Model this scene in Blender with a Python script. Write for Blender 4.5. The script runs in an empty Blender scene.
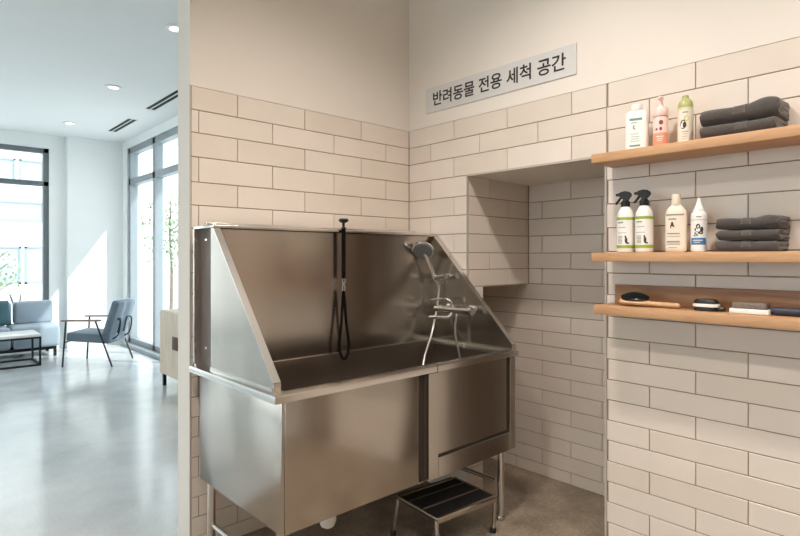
import bpy, bmesh, math, random
from mathutils import Vector, Matrix, noise
random.seed(7)
S = bpy.context.scene
COL = S.collection
PI = math.pi

# ------------------------------------------------------------------ camera, sky, sun, exposure
cam_d = bpy.data.cameras.new('camera')
cam = bpy.data.objects.new('camera', cam_d)
COL.objects.link(cam)
cam.location = (0, 0, 1.45)
cam.rotation_euler = (PI / 2, 0, -math.atan2(0.677, 0.7365))
cam_d.sensor_width = 36.0
cam_d.lens = 36.0 * 550.0 / 800.0
cam_d.shift_y = -11.0 / 800.0
cam_d.clip_start = 0.02
S.camera = cam

world = bpy.data.worlds.new('sky')
S.world = world
world.use_nodes = True
wb = world.node_tree.nodes['Background']
wb.inputs['Color'].default_value = (0.95, 0.98, 1.0, 1)
wb.inputs['Strength'].default_value = 3.2

sun_d = bpy.data.lights.new('sun', 'SUN')
sun = bpy.data.objects.new('sun', sun_d)
COL.objects.link(sun)
sun_d.energy = 5.0
sun_d.angle = math.radians(1.0)
sun_d.color = (1.0, 0.96, 0.9)
sun.rotation_euler = Vector((-0.40, 0.50, -0.58)).to_track_quat('-Z', 'Y').to_euler()

S.view_settings.view_transform = 'Standard'
S.view_settings.look = 'None'
S.view_settings.exposure = 0.0
S.view_settings.gamma = 1.0
S.view_settings.use_curve_mapping = False
try:
    S.cycles.use_denoising = True
    S.cycles.max_bounces = 10
    S.cycles.diffuse_bounces = 5
    S.cycles.glossy_bounces = 5
    S.cycles.transparent_max_bounces = 12
    S.cycles.sample_clamp_indirect = 6.0
except Exception:
    pass

WARM = (1.0, 0.905, 0.83)
LAMP_W = 29.0
LOBBY_W = 22.0

# ------------------------------------------------------------------ materials
def srgb(r, g, b):
    f = lambda c: (c / 255 / 12.92) if c / 255 <= 0.04045 else ((c / 255 + 0.055) / 1.055) ** 2.4
    return (f(r), f(g), f(b), 1)

def mat(name, col, rough=0.5, metal=0.0, coat=0.0, noise_amt=0.0, noise_scale=8.0, stretch=(1, 1, 1),
        rough_noise=0.0, bump=0.0, bump_scale=60.0, emit=None, sheen=0.0, trans=0.0, detail=4.0, spec=None, alpha=None):
    m = bpy.data.materials.new(name)
    m.use_nodes = True
    nt = m.node_tree
    b = nt.nodes['Principled BSDF']
    b.inputs['Base Color'].default_value = col
    b.inputs['Roughness'].default_value = rough
    b.inputs['Metallic'].default_value = metal
    b.inputs['Coat Weight'].default_value = coat
    b.inputs['Sheen Weight'].default_value = sheen
    b.inputs['Transmission Weight'].default_value = trans
    if spec is not None:
        b.inputs['Specular IOR Level'].default_value = spec
    if emit:
        b.inputs['Emission Color'].default_value = emit[0]
        b.inputs['Emission Strength'].default_value = emit[1]
    if noise_amt or rough_noise or bump:
        tc = nt.nodes.new('ShaderNodeTexCoord')
        mp = nt.nodes.new('ShaderNodeMapping')
        mp.inputs['Scale'].default_value = stretch
        nt.links.new(tc.outputs['Object'], mp.inputs['Vector'])
        nz = nt.nodes.new('ShaderNodeTexNoise')
        nz.inputs['Scale'].default_value = noise_scale
        nz.inputs['Detail'].default_value = detail
        nt.links.new(mp.outputs['Vector'], nz.inputs['Vector'])
        if noise_amt:
            mr = nt.nodes.new('ShaderNodeMapRange')
            mr.inputs['From Min'].default_value = 0.25
            mr.inputs['From Max'].default_value = 0.75
            mr.inputs['To Min'].default_value = 1 - noise_amt
            mr.inputs['To Max'].default_value = 1 + noise_amt
            nt.links.new(nz.outputs['Fac'], mr.inputs['Value'])
            mx = nt.nodes.new('ShaderNodeVectorMath')
            mx.operation = 'SCALE'
            mx.inputs[0].default_value = col[:3]
            nt.links.new(mr.outputs['Result'], mx.inputs['Scale'])
            nt.links.new(mx.outputs['Vector'], b.inputs['Base Color'])
        if rough_noise:
            mr2 = nt.nodes.new('ShaderNodeMapRange')
            mr2.inputs['From Min'].default_value = 0.3
            mr2.inputs['From Max'].default_value = 0.7
            mr2.inputs['To Min'].default_value = max(0.02, rough - rough_noise)
            mr2.inputs['To Max'].default_value = rough + rough_noise
            nt.links.new(nz.outputs['Fac'], mr2.inputs['Value'])
            nt.links.new(mr2.outputs['Result'], b.inputs['Roughness'])
        if bump:
            nb = nt.nodes.new('ShaderNodeTexNoise')
            nb.inputs['Scale'].default_value = bump_scale
            nb.inputs['Detail'].default_value = 3
            nt.links.new(mp.outputs['Vector'], nb.inputs['Vector'])
            bp = nt.nodes.new('ShaderNodeBump')
            bp.inputs['Strength'].default_value = bump
            bp.inputs['Distance'].default_value = 0.004
            nt.links.new(nb.outputs['Fac'], bp.inputs['Height'])
            nt.links.new(bp.outputs['Normal'], b.inputs['Normal'])
    return m

def wood_mat(name, c1, c2, scale=(2, 14, 14), rough=0.45):
    m = bpy.data.materials.new(name)
    m.use_nodes = True
    nt = m.node_tree
    b = nt.nodes['Principled BSDF']
    tc = nt.nodes.new('ShaderNodeTexCoord')
    mp = nt.nodes.new('ShaderNodeMapping')
    mp.inputs['Scale'].default_value = scale
    nt.links.new(tc.outputs['Object'], mp.inputs['Vector'])
    nz = nt.nodes.new('ShaderNodeTexNoise')
    nz.inputs['Scale'].default_value = 3.0
    nz.inputs['Detail'].default_value = 6
    nz.inputs['Distortion'].default_value = 0.6
    nt.links.new(mp.outputs['Vector'], nz.inputs['Vector'])
    cr = nt.nodes.new('ShaderNodeValToRGB')
    cr.color_ramp.elements[0].position = 0.32
    cr.color_ramp.elements[1].position = 0.68
    cr.color_ramp.elements[0].color = c1
    cr.color_ramp.elements[1].color = c2
    nt.links.new(nz.outputs['Fac'], cr.inputs['Fac'])
    nt.links.new(cr.outputs['Color'], b.inputs['Base Color'])
    b.inputs['Roughness'].default_value = rough
    return m

def glass_mat(name, tint=(0.93, 0.97, 0.98, 1), refl=0.06):
    m = bpy.data.materials.new(name)
    m.use_nodes = True
    nt = m.node_tree
    nt.nodes.remove(nt.nodes['Principled BSDF'])
    out = nt.nodes['Material Output']
    tr = nt.nodes.new('ShaderNodeBsdfTransparent')
    tr.inputs['Color'].default_value = tint
    gl = nt.nodes.new('ShaderNodeBsdfGlossy')
    gl.inputs['Roughness'].default_value = 0.02
    mx = nt.nodes.new('ShaderNodeMixShader')
    mx.inputs['Fac'].default_value = refl
    nt.links.new(tr.outputs[0], mx.inputs[1])
    nt.links.new(gl.outputs[0], mx.inputs[2])
    nt.links.new(mx.outputs[0], out.inputs['Surface'])
    return m

def concrete(name, c1, c2, rough, rvar, scale=2.0, spec=0.5, fine=0.12):
    m = bpy.data.materials.new(name)
    m.use_nodes = True
    nt = m.node_tree
    b = nt.nodes['Principled BSDF']
    tc = nt.nodes.new('ShaderNodeTexCoord')
    n1 = nt.nodes.new('ShaderNodeTexNoise')
    n1.inputs['Scale'].default_value = scale
    n1.inputs['Detail'].default_value = 8
    n1.inputs['Roughness'].default_value = 0.62
    n2 = nt.nodes.new('ShaderNodeTexNoise')
    n2.inputs['Scale'].default_value = 60
    n2.inputs['Detail'].default_value = 3
    nt.links.new(tc.outputs['Object'], n1.inputs['Vector'])
    nt.links.new(tc.outputs['Object'], n2.inputs['Vector'])
    cr = nt.nodes.new('ShaderNodeValToRGB')
    cr.color_ramp.elements[0].position = 0.3
    cr.color_ramp.elements[1].position = 0.7
    cr.color_ramp.elements[0].color = c1
    cr.color_ramp.elements[1].color = c2
    nt.links.new(n1.outputs['Fac'], cr.inputs['Fac'])
    mr = nt.nodes.new('ShaderNodeMapRange')
    mr.inputs['From Min'].default_value = 0.3
    mr.inputs['From Max'].default_value = 0.7
    mr.inputs['To Min'].default_value = 1 - fine
    mr.inputs['To Max'].default_value = 1 + fine
    nt.links.new(n2.outputs['Fac'], mr.inputs['Value'])
    vm = nt.nodes.new('ShaderNodeVectorMath')
    vm.operation = 'SCALE'
    nt.links.new(cr.outputs['Color'], vm.inputs[0])
    nt.links.new(mr.outputs['Result'], vm.inputs['Scale'])
    nt.links.new(vm.outputs['Vector'], b.inputs['Base Color'])
    m2 = nt.nodes.new('ShaderNodeMapRange')
    m2.inputs['From Min'].default_value = 0.3
    m2.inputs['From Max'].default_value = 0.7
    m2.inputs['To Min'].default_value = rough - rvar
    m2.inputs['To Max'].default_value = rough + rvar
    nt.links.new(n1.outputs['Fac'], m2.inputs['Value'])
    nt.links.new(m2.outputs['Result'], b.inputs['Roughness'])
    b.inputs['Specular IOR Level'].default_value = spec
    return m

PLASTER = mat('plaster', srgb(232, 224, 214), 0.85, noise_amt=0.015, noise_scale=3, bump=0.05, bump_scale=180)
LOBBY_PAINT = mat('lobby_paint', srgb(236, 239, 239), 0.8, noise_amt=0.01, noise_scale=3)
CEIL = mat('ceiling_paint', srgb(238, 240, 240), 0.85, noise_amt=0.01, noise_scale=2)
GROUT = mat('grout', srgb(150, 130, 112), 0.9, noise_amt=0.1, noise_scale=40)
TILES = [mat('tile_glaze_%s' % n, srgb(*c), 0.26, noise_amt=0.03, noise_scale=5, spec=0.45, bump=0.03, bump_scale=14)
         for n, c in (('ivory', (226, 215, 203)), ('cream', (223, 211, 198)), ('bone', (229, 217, 206)))]
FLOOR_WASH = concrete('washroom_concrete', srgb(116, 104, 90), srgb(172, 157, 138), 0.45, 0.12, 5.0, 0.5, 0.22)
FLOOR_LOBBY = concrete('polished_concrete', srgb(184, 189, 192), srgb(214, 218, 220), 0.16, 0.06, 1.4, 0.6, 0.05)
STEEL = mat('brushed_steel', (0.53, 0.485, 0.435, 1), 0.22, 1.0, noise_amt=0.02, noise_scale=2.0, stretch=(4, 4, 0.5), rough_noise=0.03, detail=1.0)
STEEL_RIM = mat('polished_steel', (0.74, 0.71, 0.67, 1), 0.22, 1.0, noise_amt=0.03, noise_scale=6)
STEEL_DARK = mat('dark_plate', srgb(112, 100, 94), 0.45, 0.4, noise_amt=0.06, noise_scale=5)
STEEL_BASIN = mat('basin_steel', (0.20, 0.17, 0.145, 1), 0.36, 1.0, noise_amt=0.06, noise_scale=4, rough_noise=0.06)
CHROME = mat('chrome', (0.82, 0.82, 0.82, 1), 0.08, 1.0, noise_amt=0.02, noise_scale=20)
CHROME_SOFT = mat('satin_chrome', (0.70, 0.69, 0.67, 1), 0.3, 1.0, noise_amt=0.03, noise_scale=20)
SPRAY_GREY = mat('spray_plate_grey', srgb(120, 122, 124), 0.45, noise_amt=0.15, noise_scale=300)
BLACK = mat('black_plastic', srgb(20, 18, 17), 0.4, noise_amt=0.1, noise_scale=20)
BLACK_WEB = mat('black_webbing', srgb(12, 11, 10), 0.9, noise_amt=0.25, noise_scale=200, spec=0.15)
BLACK_METAL = mat('black_metal', srgb(34, 38, 44), 0.4, 0.3, noise_amt=0.05, noise_scale=20)
RUBBER = mat('ribbed_rubber', srgb(26, 24, 23), 0.6, noise_amt=0.2, noise_scale=40)
PVC = mat('white_plastic_pipe', srgb(225, 224, 220), 0.4, noise_amt=0.02, noise_scale=10)
OAK = wood_mat('oak', srgb(186, 141, 100), srgb(206, 162, 120), scale=(14, 1.6, 14))
OAK_DARK = wood_mat('oak_back', srgb(150, 108, 74), srgb(176, 130, 92), scale=(14, 1.6, 14))
PALE_WOOD = wood_mat('pale_wood', srgb(205, 188, 166), srgb(220, 204, 184), scale=(10, 10, 1.5))
BRUSH_WOOD = wood_mat('beech', srgb(196, 158, 118), srgb(214, 178, 138), scale=(3, 12, 12))
ARM_WOOD = wood_mat('walnut', srgb(128, 108, 92), srgb(150, 128, 110))
TOWEL = mat('towel_terry', srgb(74, 68, 64), 1.0, noise_amt=0.14, noise_scale=90, bump=0.6, bump_scale=260, sheen=0.35)
TOWEL_BAND = mat('towel_woven_band', srgb(122, 115, 109), 0.9, noise_amt=0.06, noise_scale=120, sheen=0.2)
W_PLASTIC = mat('white_bottle', srgb(238, 234, 228), 0.35, noise_amt=0.02, noise_scale=10)
CREAM_PL = mat('cream_bottle', srgb(232, 218, 198), 0.4, noise_amt=0.02, noise_scale=10)
PINK_PL = mat('pink_bottle', srgb(240, 205, 195), 0.35, noise_amt=0.02, noise_scale=10)
GREEN_PL = mat('pale_green_bottle', srgb(214, 214, 180), 0.35, noise_amt=0.02, noise_scale=10)
GREEN_CAP = mat('green_cap', srgb(172, 176, 112), 0.3, noise_amt=0.03, noise_scale=10)
LABEL_W = mat('white_label', srgb(240, 238, 232), 0.5, noise_amt=0.01, noise_scale=10)
LABEL_CREAM = mat('cream_label', srgb(234, 222, 204), 0.5, noise_amt=0.01, noise_scale=10)
LABEL_PEACH = mat('peach_label', srgb(226, 150, 118), 0.5, noise_amt=0.03, noise_scale=10)
LABEL_GREEN = mat('green_label_band', srgb(150, 176, 62), 0.5, noise_amt=0.03, noise_scale=10)
LABEL_BLUE = mat('blue_label_band', srgb(66, 124, 178), 0.5, noise_amt=0.03, noise_scale=10)
INK = mat('black_ink', srgb(62, 58, 55), 0.6, noise_amt=0.05, noise_scale=50)
INK_GREY = mat('grey_ink', srgb(150, 148, 142), 0.6, noise_amt=0.05, noise_scale=50)
INK_TEAL = mat('teal_ink', srgb(110, 150, 155), 0.6, noise_amt=0.05, noise_scale=50)
INK_RED = mat('red_ink', srgb(150, 70, 55), 0.6, noise_amt=0.05, noise_scale=50)
INK_LIME = mat('lime_ink', srgb(190, 200, 110), 0.6, noise_amt=0.05, noise_scale=50)
SIGN_PANEL = mat('frosted_acrylic', srgb(214, 212, 210), 0.35, noise_amt=0.01, noise_scale=4)
SIGN_INK = mat('sign_lettering', srgb(38, 34, 36), 0.5, noise_amt=0.05, noise_scale=40)
FABRIC_BLUE = mat('blue_grey_fabric', srgb(104, 120, 132), 0.9, noise_amt=0.06, noise_scale=150, bump=0.2, bump_scale=300, sheen=0.2)
FABRIC_GREY = mat('light_grey_fabric', srgb(158, 172, 184), 0.9, noise_amt=0.05, noise_scale=150, bump=0.2, bump_scale=300, sheen=0.2)
FABRIC_TEAL = mat('teal_fabric', srgb(62, 98, 108), 0.9, noise_amt=0.06, noise_scale=150, sheen=0.2)
TABLE_WHITE = mat('white_stone', srgb(232, 232, 230), 0.3, noise_amt=0.02, noise_scale=6)
FRAME = mat('grey_aluminium', srgb(150, 158, 163), 0.45, 0.4, noise_amt=0.03, noise_scale=10)
FRAME_DARK = mat('dark_aluminium', srgb(112, 118, 122), 0.45, 0.3, noise_amt=0.03, noise_scale=10)
GLASS = glass_mat('window_glass')
LEATHER = mat('brown_leather', srgb(92, 70, 54), 0.6, noise_amt=0.1, noise_scale=30)
LAMP_ON = mat('lamp_diffuser', (1, 1, 1, 1), 0.5, emit=((1.0, 0.97, 0.92, 1), 5.0))
LAMP_ON_WARM = mat('warm_lamp_diffuser', (1, 1, 1, 1), 0.5, emit=((1.0, 0.82, 0.62, 1), 5.0))
WHITE_METAL = mat('white_metal', srgb(235, 236, 236), 0.4, noise_amt=0.01, noise_scale=10)
SLOT = mat('vent_shadow_black', srgb(40, 42, 44), 0.8, noise_amt=0.05, noise_scale=10)
FACADE = mat('white_render', srgb(228, 230, 230), 0.9, noise_amt=0.02, noise_scale=1)
OUT_GLASS = mat('pale_window_pane', srgb(160, 176, 184), 0.25, noise_amt=0.1, noise_scale=0.8)
PAVING = concrete('pale_paving', srgb(196, 198, 198), srgb(214, 215, 214), 0.8, 0.05, 1.0)
LEAF = mat('leaf_green', srgb(138, 158, 122), 0.6, noise_amt=0.2, noise_scale=6)
LEAF_DARK = mat('dark_leaf', srgb(74, 84, 78), 0.6, noise_amt=0.2, noise_scale=6)
BARK = mat('bark', srgb(112, 96, 82), 0.9, noise_amt=0.2, noise_scale=20)
POT = mat('grey_planter', srgb(150, 152, 152), 0.7, noise_amt=0.05, noise_scale=20)
GROOVE = mat('groove_shadow_plate', srgb(58, 49, 43), 0.5, 0.3, noise_amt=0.05, noise_scale=10)
EDGE = mat('tile_edge_profile', srgb(186, 176, 164), 0.45, noise_amt=0.03, noise_scale=10)

# ------------------------------------------------------------------ mesh helpers
MW = {}

def finish(bm, name, mats, smooth=True, ang=0.6):
    bmesh.ops.recalc_face_normals(bm, faces=bm.faces[:])
    for f in bm.faces:
        f.smooth = smooth
    for e in bm.edges:
        if len(e.link_faces) == 2:
            e.smooth = e.calc_face_angle(0.0) < ang
    me = bpy.data.meshes.new(name)
    bm.to_mesh(me)
    bm.free()
    for m in (mats if isinstance(mats, (list, tuple)) else [mats]):
        me.materials.append(m)
    return me

def part(name, bm, mats, parent=None, local=False, smooth=True, ang=0.6, label=None):
    """one mesh object; with a parent its geometry (given in world space unless local) moves into the parent's frame"""
    M = MW.get(parent.name, Matrix.Identity(4)) if parent else Matrix.Identity(4)
    if parent and not local:
        bmesh.ops.transform(bm, matrix=M.inverted(), verts=bm.verts[:])
    o = bpy.data.objects.new(name, finish(bm, name, mats, smooth, ang))
    COL.objects.link(o)
    if parent:
        o.parent = parent
        MW[o.name] = M
    if label:
        o['label'] = label
    return o

def thing(name, label, cat, loc=(0, 0, 0), rz=0.0, group=None):
    o = bpy.data.objects.new(name, None)
    o.empty_display_size = 0.05
    COL.objects.link(o)
    o.location = loc
    o.rotation_euler = (0, 0, rz)
    MW[o.name] = Matrix.Translation(Vector(loc)) @ Matrix.Rotation(rz, 4, 'Z')
    o['label'] = label
    o['category'] = cat
    if group:
        o['group'] = group
    return o

def copy_tree(o, loc, label, rz=None):
    """a thing with copies of its parts and sub-parts"""
    c = o.copy()
    COL.objects.link(c)
    c.location = loc
    if rz is not None:
        c.rotation_euler = (0, 0, rz)
    c['label'] = label
    def rec(src, dst):
        for ch in list(src.children):
            d = ch.copy()
            COL.objects.link(d)
            d.parent = dst
            rec(ch, d)
    rec(o, c)
    return c

def struct(name, bm, mats, smooth=True):
    o = part(name, bm, mats, smooth=smooth)
    o['kind'] = 'structure'
    return o

def box(bm, x0, x1, y0, y1, z0, z1, bev=0.0, seg=2, mi=0, M=None):
    xs, ys, zs = sorted((x0, x1)), sorted((y0, y1)), sorted((z0, z1))
    v = [bm.verts.new((xs[i], ys[j], zs[k])) for i in (0, 1) for j in (0, 1) for k in (0, 1)]
    idx = [(0, 1, 3, 2), (4, 6, 7, 5), (0, 4, 5, 1), (2, 3, 7, 6), (0, 2, 6, 4), (1, 5, 7, 3)]
    fs = [bm.faces.new([v[i] for i in q]) for q in idx]
    for f in fs:
        f.material_index = mi
    out = list(v)
    if bev > 0:
        es = list({e for f in fs for e in f.edges})
        r = bmesh.ops.bevel(bm, geom=es, offset=bev, segments=seg, profile=0.5, affect='EDGES')
        out = list({vv for f in r['faces'] for vv in f.verts} | {vv for vv in v if vv.is_valid})
        for f in r['faces']:
            f.material_index = mi
    if M is not None:
        bmesh.ops.transform(bm, matrix=M, verts=out)
    return out

def prism(bm, poly, axis, a0, a1, mi=0):
    """a flat polygon given in the two other axes, extruded along axis"""
    def P(p, a):
        return {'x': (a, p[0], p[1]), 'y': (p[0], a, p[1]), 'z': (p[0], p[1], a)}[axis]
    A = [bm.verts.new(P(p, a0)) for p in poly]
    B = [bm.verts.new(P(p, a1)) for p in poly]
    n = len(poly)
    fs = [bm.faces.new(A), bm.faces.new(B[::-1])]
    for i in range(n):
        fs.append(bm.faces.new((A[i], B[i], B[(i + 1) % n], A[(i + 1) % n])))
    for f in fs:
        f.material_index = mi
    return A + B

def spline(pts, n=8):
    """Catmull-Rom through the points"""
    P = [Vector(p) for p in pts]
    P = [P[0] * 2 - P[1]] + P + [P[-1] * 2 - P[-2]]
    out = []
    for i in range(1, len(P) - 2):
        for k in range(n):
            t = k / n
            a, b, c, d = P[i - 1], P[i], P[i + 1], P[i + 2]
            out.append(0.5 * ((2 * b) + (c - a) * t + (2 * a - 5 * b + 4 * c - d) * t * t + (3 * b - a - 3 * c + d) * t ** 3))
    out.append(P[-2].copy())
    return out

def tube(bm, pts, r, n=10, closed=False, cap=True, mi=0):
    P = [Vector(p) for p in pts]
    m = len(P)
    rr = r if isinstance(r, (list, tuple)) else [r] * m
    T = []
    for i in range(m):
        a = P[(i - 1) % m] if (closed or i > 0) else P[i]
        b = P[(i + 1) % m] if (closed or i < m - 1) else P[i]
        T.append((b - a).normalized())
    up = Vector((0, 0, 1)) if abs(T[0].z) < 0.9 else Vector((1, 0, 0))
    N = (up - T[0] * up.dot(T[0])).normalized()
    rings = []
    for i in range(m):
        N = (N - T[i] * N.dot(T[i])).normalized()
        B = T[i].cross(N)
        rings.append([bm.verts.new(P[i] + (N * math.cos(2 * PI * k / n) + B * math.sin(2 * PI * k / n)) * rr[i]) for k in range(n)])
    for i in range(m if closed else m - 1):
        a, b = rings[i], rings[(i + 1) % m]
        for k in range(n):
            f = bm.faces.new((a[k], a[(k + 1) % n], b[(k + 1) % n], b[k]))
            f.material_index = mi
    if cap and not closed:
        bm.faces.new(rings[0][::-1]).material_index = mi
        bm.faces.new(rings[-1]).material_index = mi
    return [v for q in rings for v in q]

def lathe(bm, prof, n=24, M=None, sx=1.0, sy=1.0, mi=0, sq=0.0):
    """profile of (radius, z); sq > 0 squares the section"""
    rings = []
    def R(a):
        if sq <= 0:
            return 1.0
        c, s = abs(math.cos(a)), abs(math.sin(a))
        p = 2 + 6 * sq
        return 1.0 / ((c ** p + s ** p) ** (1 / p))
    allv = []
    for r, z in prof:
        if r < 1e-6:
            v = [bm.verts.new((0, 0, z))]
        else:
            v = []
            for k in range(n):
                a = 2 * PI * k / n
                q = R(a)
                v.append(bm.verts.new((r * q * sx * math.cos(a), r * q * sy * math.sin(a), z)))
        rings.append(v)
        allv += v
    for a, b in zip(rings[:-1], rings[1:]):
        if len(a) == 1 and len(b) == 1:
            continue
        for k in range(n):
            k2 = (k + 1) % n
            if len(a) == 1:
                f = bm.faces.new((a[0], b[k2], b[k]))
            elif len(b) == 1:
                f = bm.faces.new((a[k], a[k2], b[0]))
            else:
                f = bm.faces.new((a[k], a[k2], b[k2], b[k]))
            f.material_index = mi
    if len(rings[0]) > 1:
        bm.faces.new(rings[0][::-1]).material_index = mi
    if len(rings[-1]) > 1:
        bm.faces.new(rings[-1]).material_index = mi
    if M is not None:
        bmesh.ops.transform(bm, matrix=M, verts=allv)
    return allv

def BM():
    return bmesh.new()

def orient(loc, direction):
    return Matrix.Translation(Vector(loc)) @ Vector(direction).to_track_quat('Z', 'Y').to_matrix().to_4x4()

# ------------------------------------------------------------------ tiles
ROWS = [2.287, 2.171, 2.060, 1.941, 1.818, 1.704, 1.590, 1.476, 1.373, 1.270, 1.166, 1.063, 0.960, 0.862, 0.764, 0.666,
        0.569, 0.470, 0.371, 0.273, 0.175, 0.077, 0.0]
GAP = 0.0019
TT = 0.006

def tile_face(bm, org, u, nrm, u0, u1, odd, even, L, zmin=0.0, zmax=9.0, cut=None):
    """org + u*t + z; joints of rows with an even index from the top fall at even + k*L, of the others at odd + k*L"""
    org, u, nrm = Vector(org), Vector(u), Vector(nrm)
    for i in range(len(ROWS) - 1):
        zt, zb = ROWS[i], ROWS[i + 1]
        if zt > zmax + 1e-4 or zb < zmin - 1e-4:
            continue
        j0 = even if i % 2 == 0 else odd
        k = math.floor((u0 - j0) / L) - 1
        while j0 + k * L < u1:
            a, b = max(u0, j0 + k * L), min(u1, j0 + (k + 1) * L)
            k += 1
            if b - a < 0.012:
                continue
            for (c0, c1) in (cut(a, b, zb, zt) if cut else [(a, b)]):
                if c1 - c0 < 0.01:
                    continue
                add_tile(bm, org, u, nrm, c0 + GAP, c1 - GAP, zb + GAP, zt - GAP)

def add_tile(bm, org, u, nrm, a, b, z0, z1):
    c = 0.0016
    mi = random.choice((1, 2, 3))
    def P(t, z, d):
        return bm.verts.new(org + u * t + Vector((0, 0, z)) + nrm * d)
    tw = [random.uniform(-0.0005, 0.0005) for _ in range(4)]
    R0 = [P(a, z0, -0.002), P(b, z0, -0.002), P(b, z1, -0.002), P(a, z1, -0.002)]
    R1 = [P(a, z0, TT - c), P(b, z0, TT - c), P(b, z1, TT - c), P(a, z1, TT - c)]
    R2 = [P(a + c, z0 + c, TT + tw[0]), P(b - c, z0 + c, TT + tw[1]), P(b - c, z1 - c, TT + tw[2]), P(a + c, z1 - c, TT + tw[3])]
    for A, B in ((R0, R1), (R1, R2)):
        for q in range(4):
            bm.faces.new((A[q], A[(q + 1) % 4], B[(q + 1) % 4], B[q])).material_index = mi
    bm.faces.new(R2).material_index = mi

# ------------------------------------------------------------------ the setting
XR, YB = 2.527, 2.66            # washroom right wall face, back wall face
XE = 1.058                      # free end of the back wall
YP = 2.813                      # lobby face of that wall
HC = 3.37                       # ceiling
XN = 3.165                       # back of the niche
YN0, YN1 = 1.281, 2.155          # niche opening
ZN = 1.941                      # niche soffit
ZB = 1.270                      # underside of the hanging block
XL, YF = 2.83, 10.10            # lobby window walls
XW, YS = -5.0, -3.0             # walls out of the picture
T2 = TT - 0.0005                # tile recess: backing sits behind the finished face

b = BM()
box(b, XE, 3.40, YB, YP, ROWS[0], HC, mi=0)
box(b, XE, 3.40, YB + TT, YP, 0.0, ROWS[0], mi=4)
box(b, XE - 0.0005, XE, YB, YP, 0, HC, mi=0)
tile_face(b, (0, YB + TT, 0), (1, 0, 0), (0, -1, 0), XE + 0.006, XR, 2.3223 - 0.407, XR, 0.407)
tile_face(b, (0, YB + TT, 0), (1, 0, 0), (0, -1, 0), 2.68, XN, 2.744, 2.944, 0.40, zmax=ZB)
struct('wall_back', b, [PLASTER] + TILES + [GROUT])

b = BM()
box(b, XR, 3.40, YS, YB, ROWS[0], HC, mi=0)
box(b, XR + TT, 3.40, YN0, YB, ZN, ROWS[0], mi=4)
box(b, XR + TT, 3.40, YS, YN0, 0, ROWS[0], mi=4)
box(b, XR + TT, XN + TT, YN1 + TT, YB, ZB, ZN, mi=4)
box(b, XR + TT, 2.68, YN1 + TT, YB, 0, ZB, mi=4)
box(b, XN + TT, 3.40, YN0, YB, 0, ZN, mi=4)
box(b, XR + 0.004, XN, YN0, YN1, ZN - 0.006, ZN, mi=0)
box(b, XR + 0.004, XN, YN1 + TT, YB, ZB - 0.004, ZB, mi=0)
def cut_r(a, bb, zb, zt):
    # the niche opening, in u = distance from the back corner
    lo, hi = YB - YN1, YB - YN0
    if zb > ZN - 0.01:
        return [(a, bb)]
    out = []
    if a < lo:
        out.append((a, min(bb, lo)))
    if bb > hi:
        out.append((max(a, hi), bb))
    return out
tile_face(b, (XR + TT, YB, 0), (0, -1, 0), (-1, 0, 0), 0.0, YB - 1.278, 0.2, 0.0, 0.3985, cut=cut_r)
tile_face(b, (XR + TT, YB, 0), (0, -1, 0), (-1, 0, 0), YB - 1.278, YB + 0.6, YB - 1.074, YB - 0.878, 0.393, cut=cut_r)
tile_face(b, (0, YN1 + TT, 0), (1, 0, 0), (0, -1, 0), XR, XN, 2.744, 2.944, 0.40, zmin=ZB, zmax=ZN)
tile_face(b, (0, YN1 + TT, 0), (1, 0, 0), (0, -1, 0), XR, 2.68, 2.744, 2.944, 0.40, zmax=ZB)
tile_face(b, (XN + TT, YB, 0), (0, -1, 0), (-1, 0, 0), YB - YN1, YB - YN0, YB - 1.839, YB - 2.05, 0.42, zmin=ZB, zmax=ZN)
tile_face(b, (XN + TT, YB, 0), (0, -1, 0), (-1, 0, 0), 0, YB - YN0, YB - 1.839, YB - 2.05, 0.42, zmax=ZB)
struct('wall_right', b, [PLASTER] + TILES + [GROUT])

b = BM()   # thin metal edging of the niche opening
box(b, XR - 0.002, XR + 0.012, YN0 - 0.004, YN0 + 0.006, 0, ZN)
box(b, XR - 0.002, XR + 0.012, YN0 - 0.004, YN1 + 0.004, ZN - 0.008, ZN + 0.003)
box(b, XR - 0.002, XR + 0.010, YN1 - 0.003, YN1 + 0.005, ZB, ZN)
struct('trim_1', b, EDGE)
b = BM()   # edge profile of the tiled wall's free end
box(b, XE - 0.001, XE + 0.005, YB - 0.001, YB + 0.004, 0, ROWS[0] + 0.002)
struct('trim_2', b, EDGE)

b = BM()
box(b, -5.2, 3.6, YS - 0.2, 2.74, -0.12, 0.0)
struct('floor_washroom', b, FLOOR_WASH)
b = BM()
box(b, -5.2, 3.05, 2.74, 10.3, -0.12, 0.0)
struct('floor_lobby', b, FLOOR_LOBBY)
b = BM()
box(b, -5.2, 3.6, YS - 0.2, 10.3, HC, HC + 0.2)
struct('ceiling', b, CEIL)

# lobby walls with their window openings
b = BM()
WY0, WY1, WZ0, WZ1 = 7.12, 9.74, 0.03, 3.24
box(b, XL, XL + 0.2, YP, WY0, 0, HC)
box(b, XL, XL + 0.2, WY1, 10.3, 0, HC)
box(b, XL, XL + 0.2, WY0, WY1, WZ1, HC)
box(b, XL, XL + 0.2, WY0, WY1, -0.05, WZ0)
struct('wall_lobby_right', b, LOBBY_PAINT)
b = BM()
FX0, FX1, FZ0, FZ1 = -2.7, 1.79, 0.03, 3.15
box(b, 2.02, XL, 9.98, YF + 0.2, 0, HC)
box(b, FX1, 2.02, YF, YF + 0.2, 0, HC)
box(b, -5.2, FX0, YF, YF + 0.2, 0, HC)
box(b, FX0, FX1, YF, YF + 0.2, FZ1, HC)
box(b, FX0, FX1, YF, YF + 0.2, -0.05, FZ0)
struct('wall_lobby_far', b, LOBBY_PAINT)
b = BM()
box(b, XW - 0.2, XW, YS - 0.2, -0.5, 0, HC)
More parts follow.
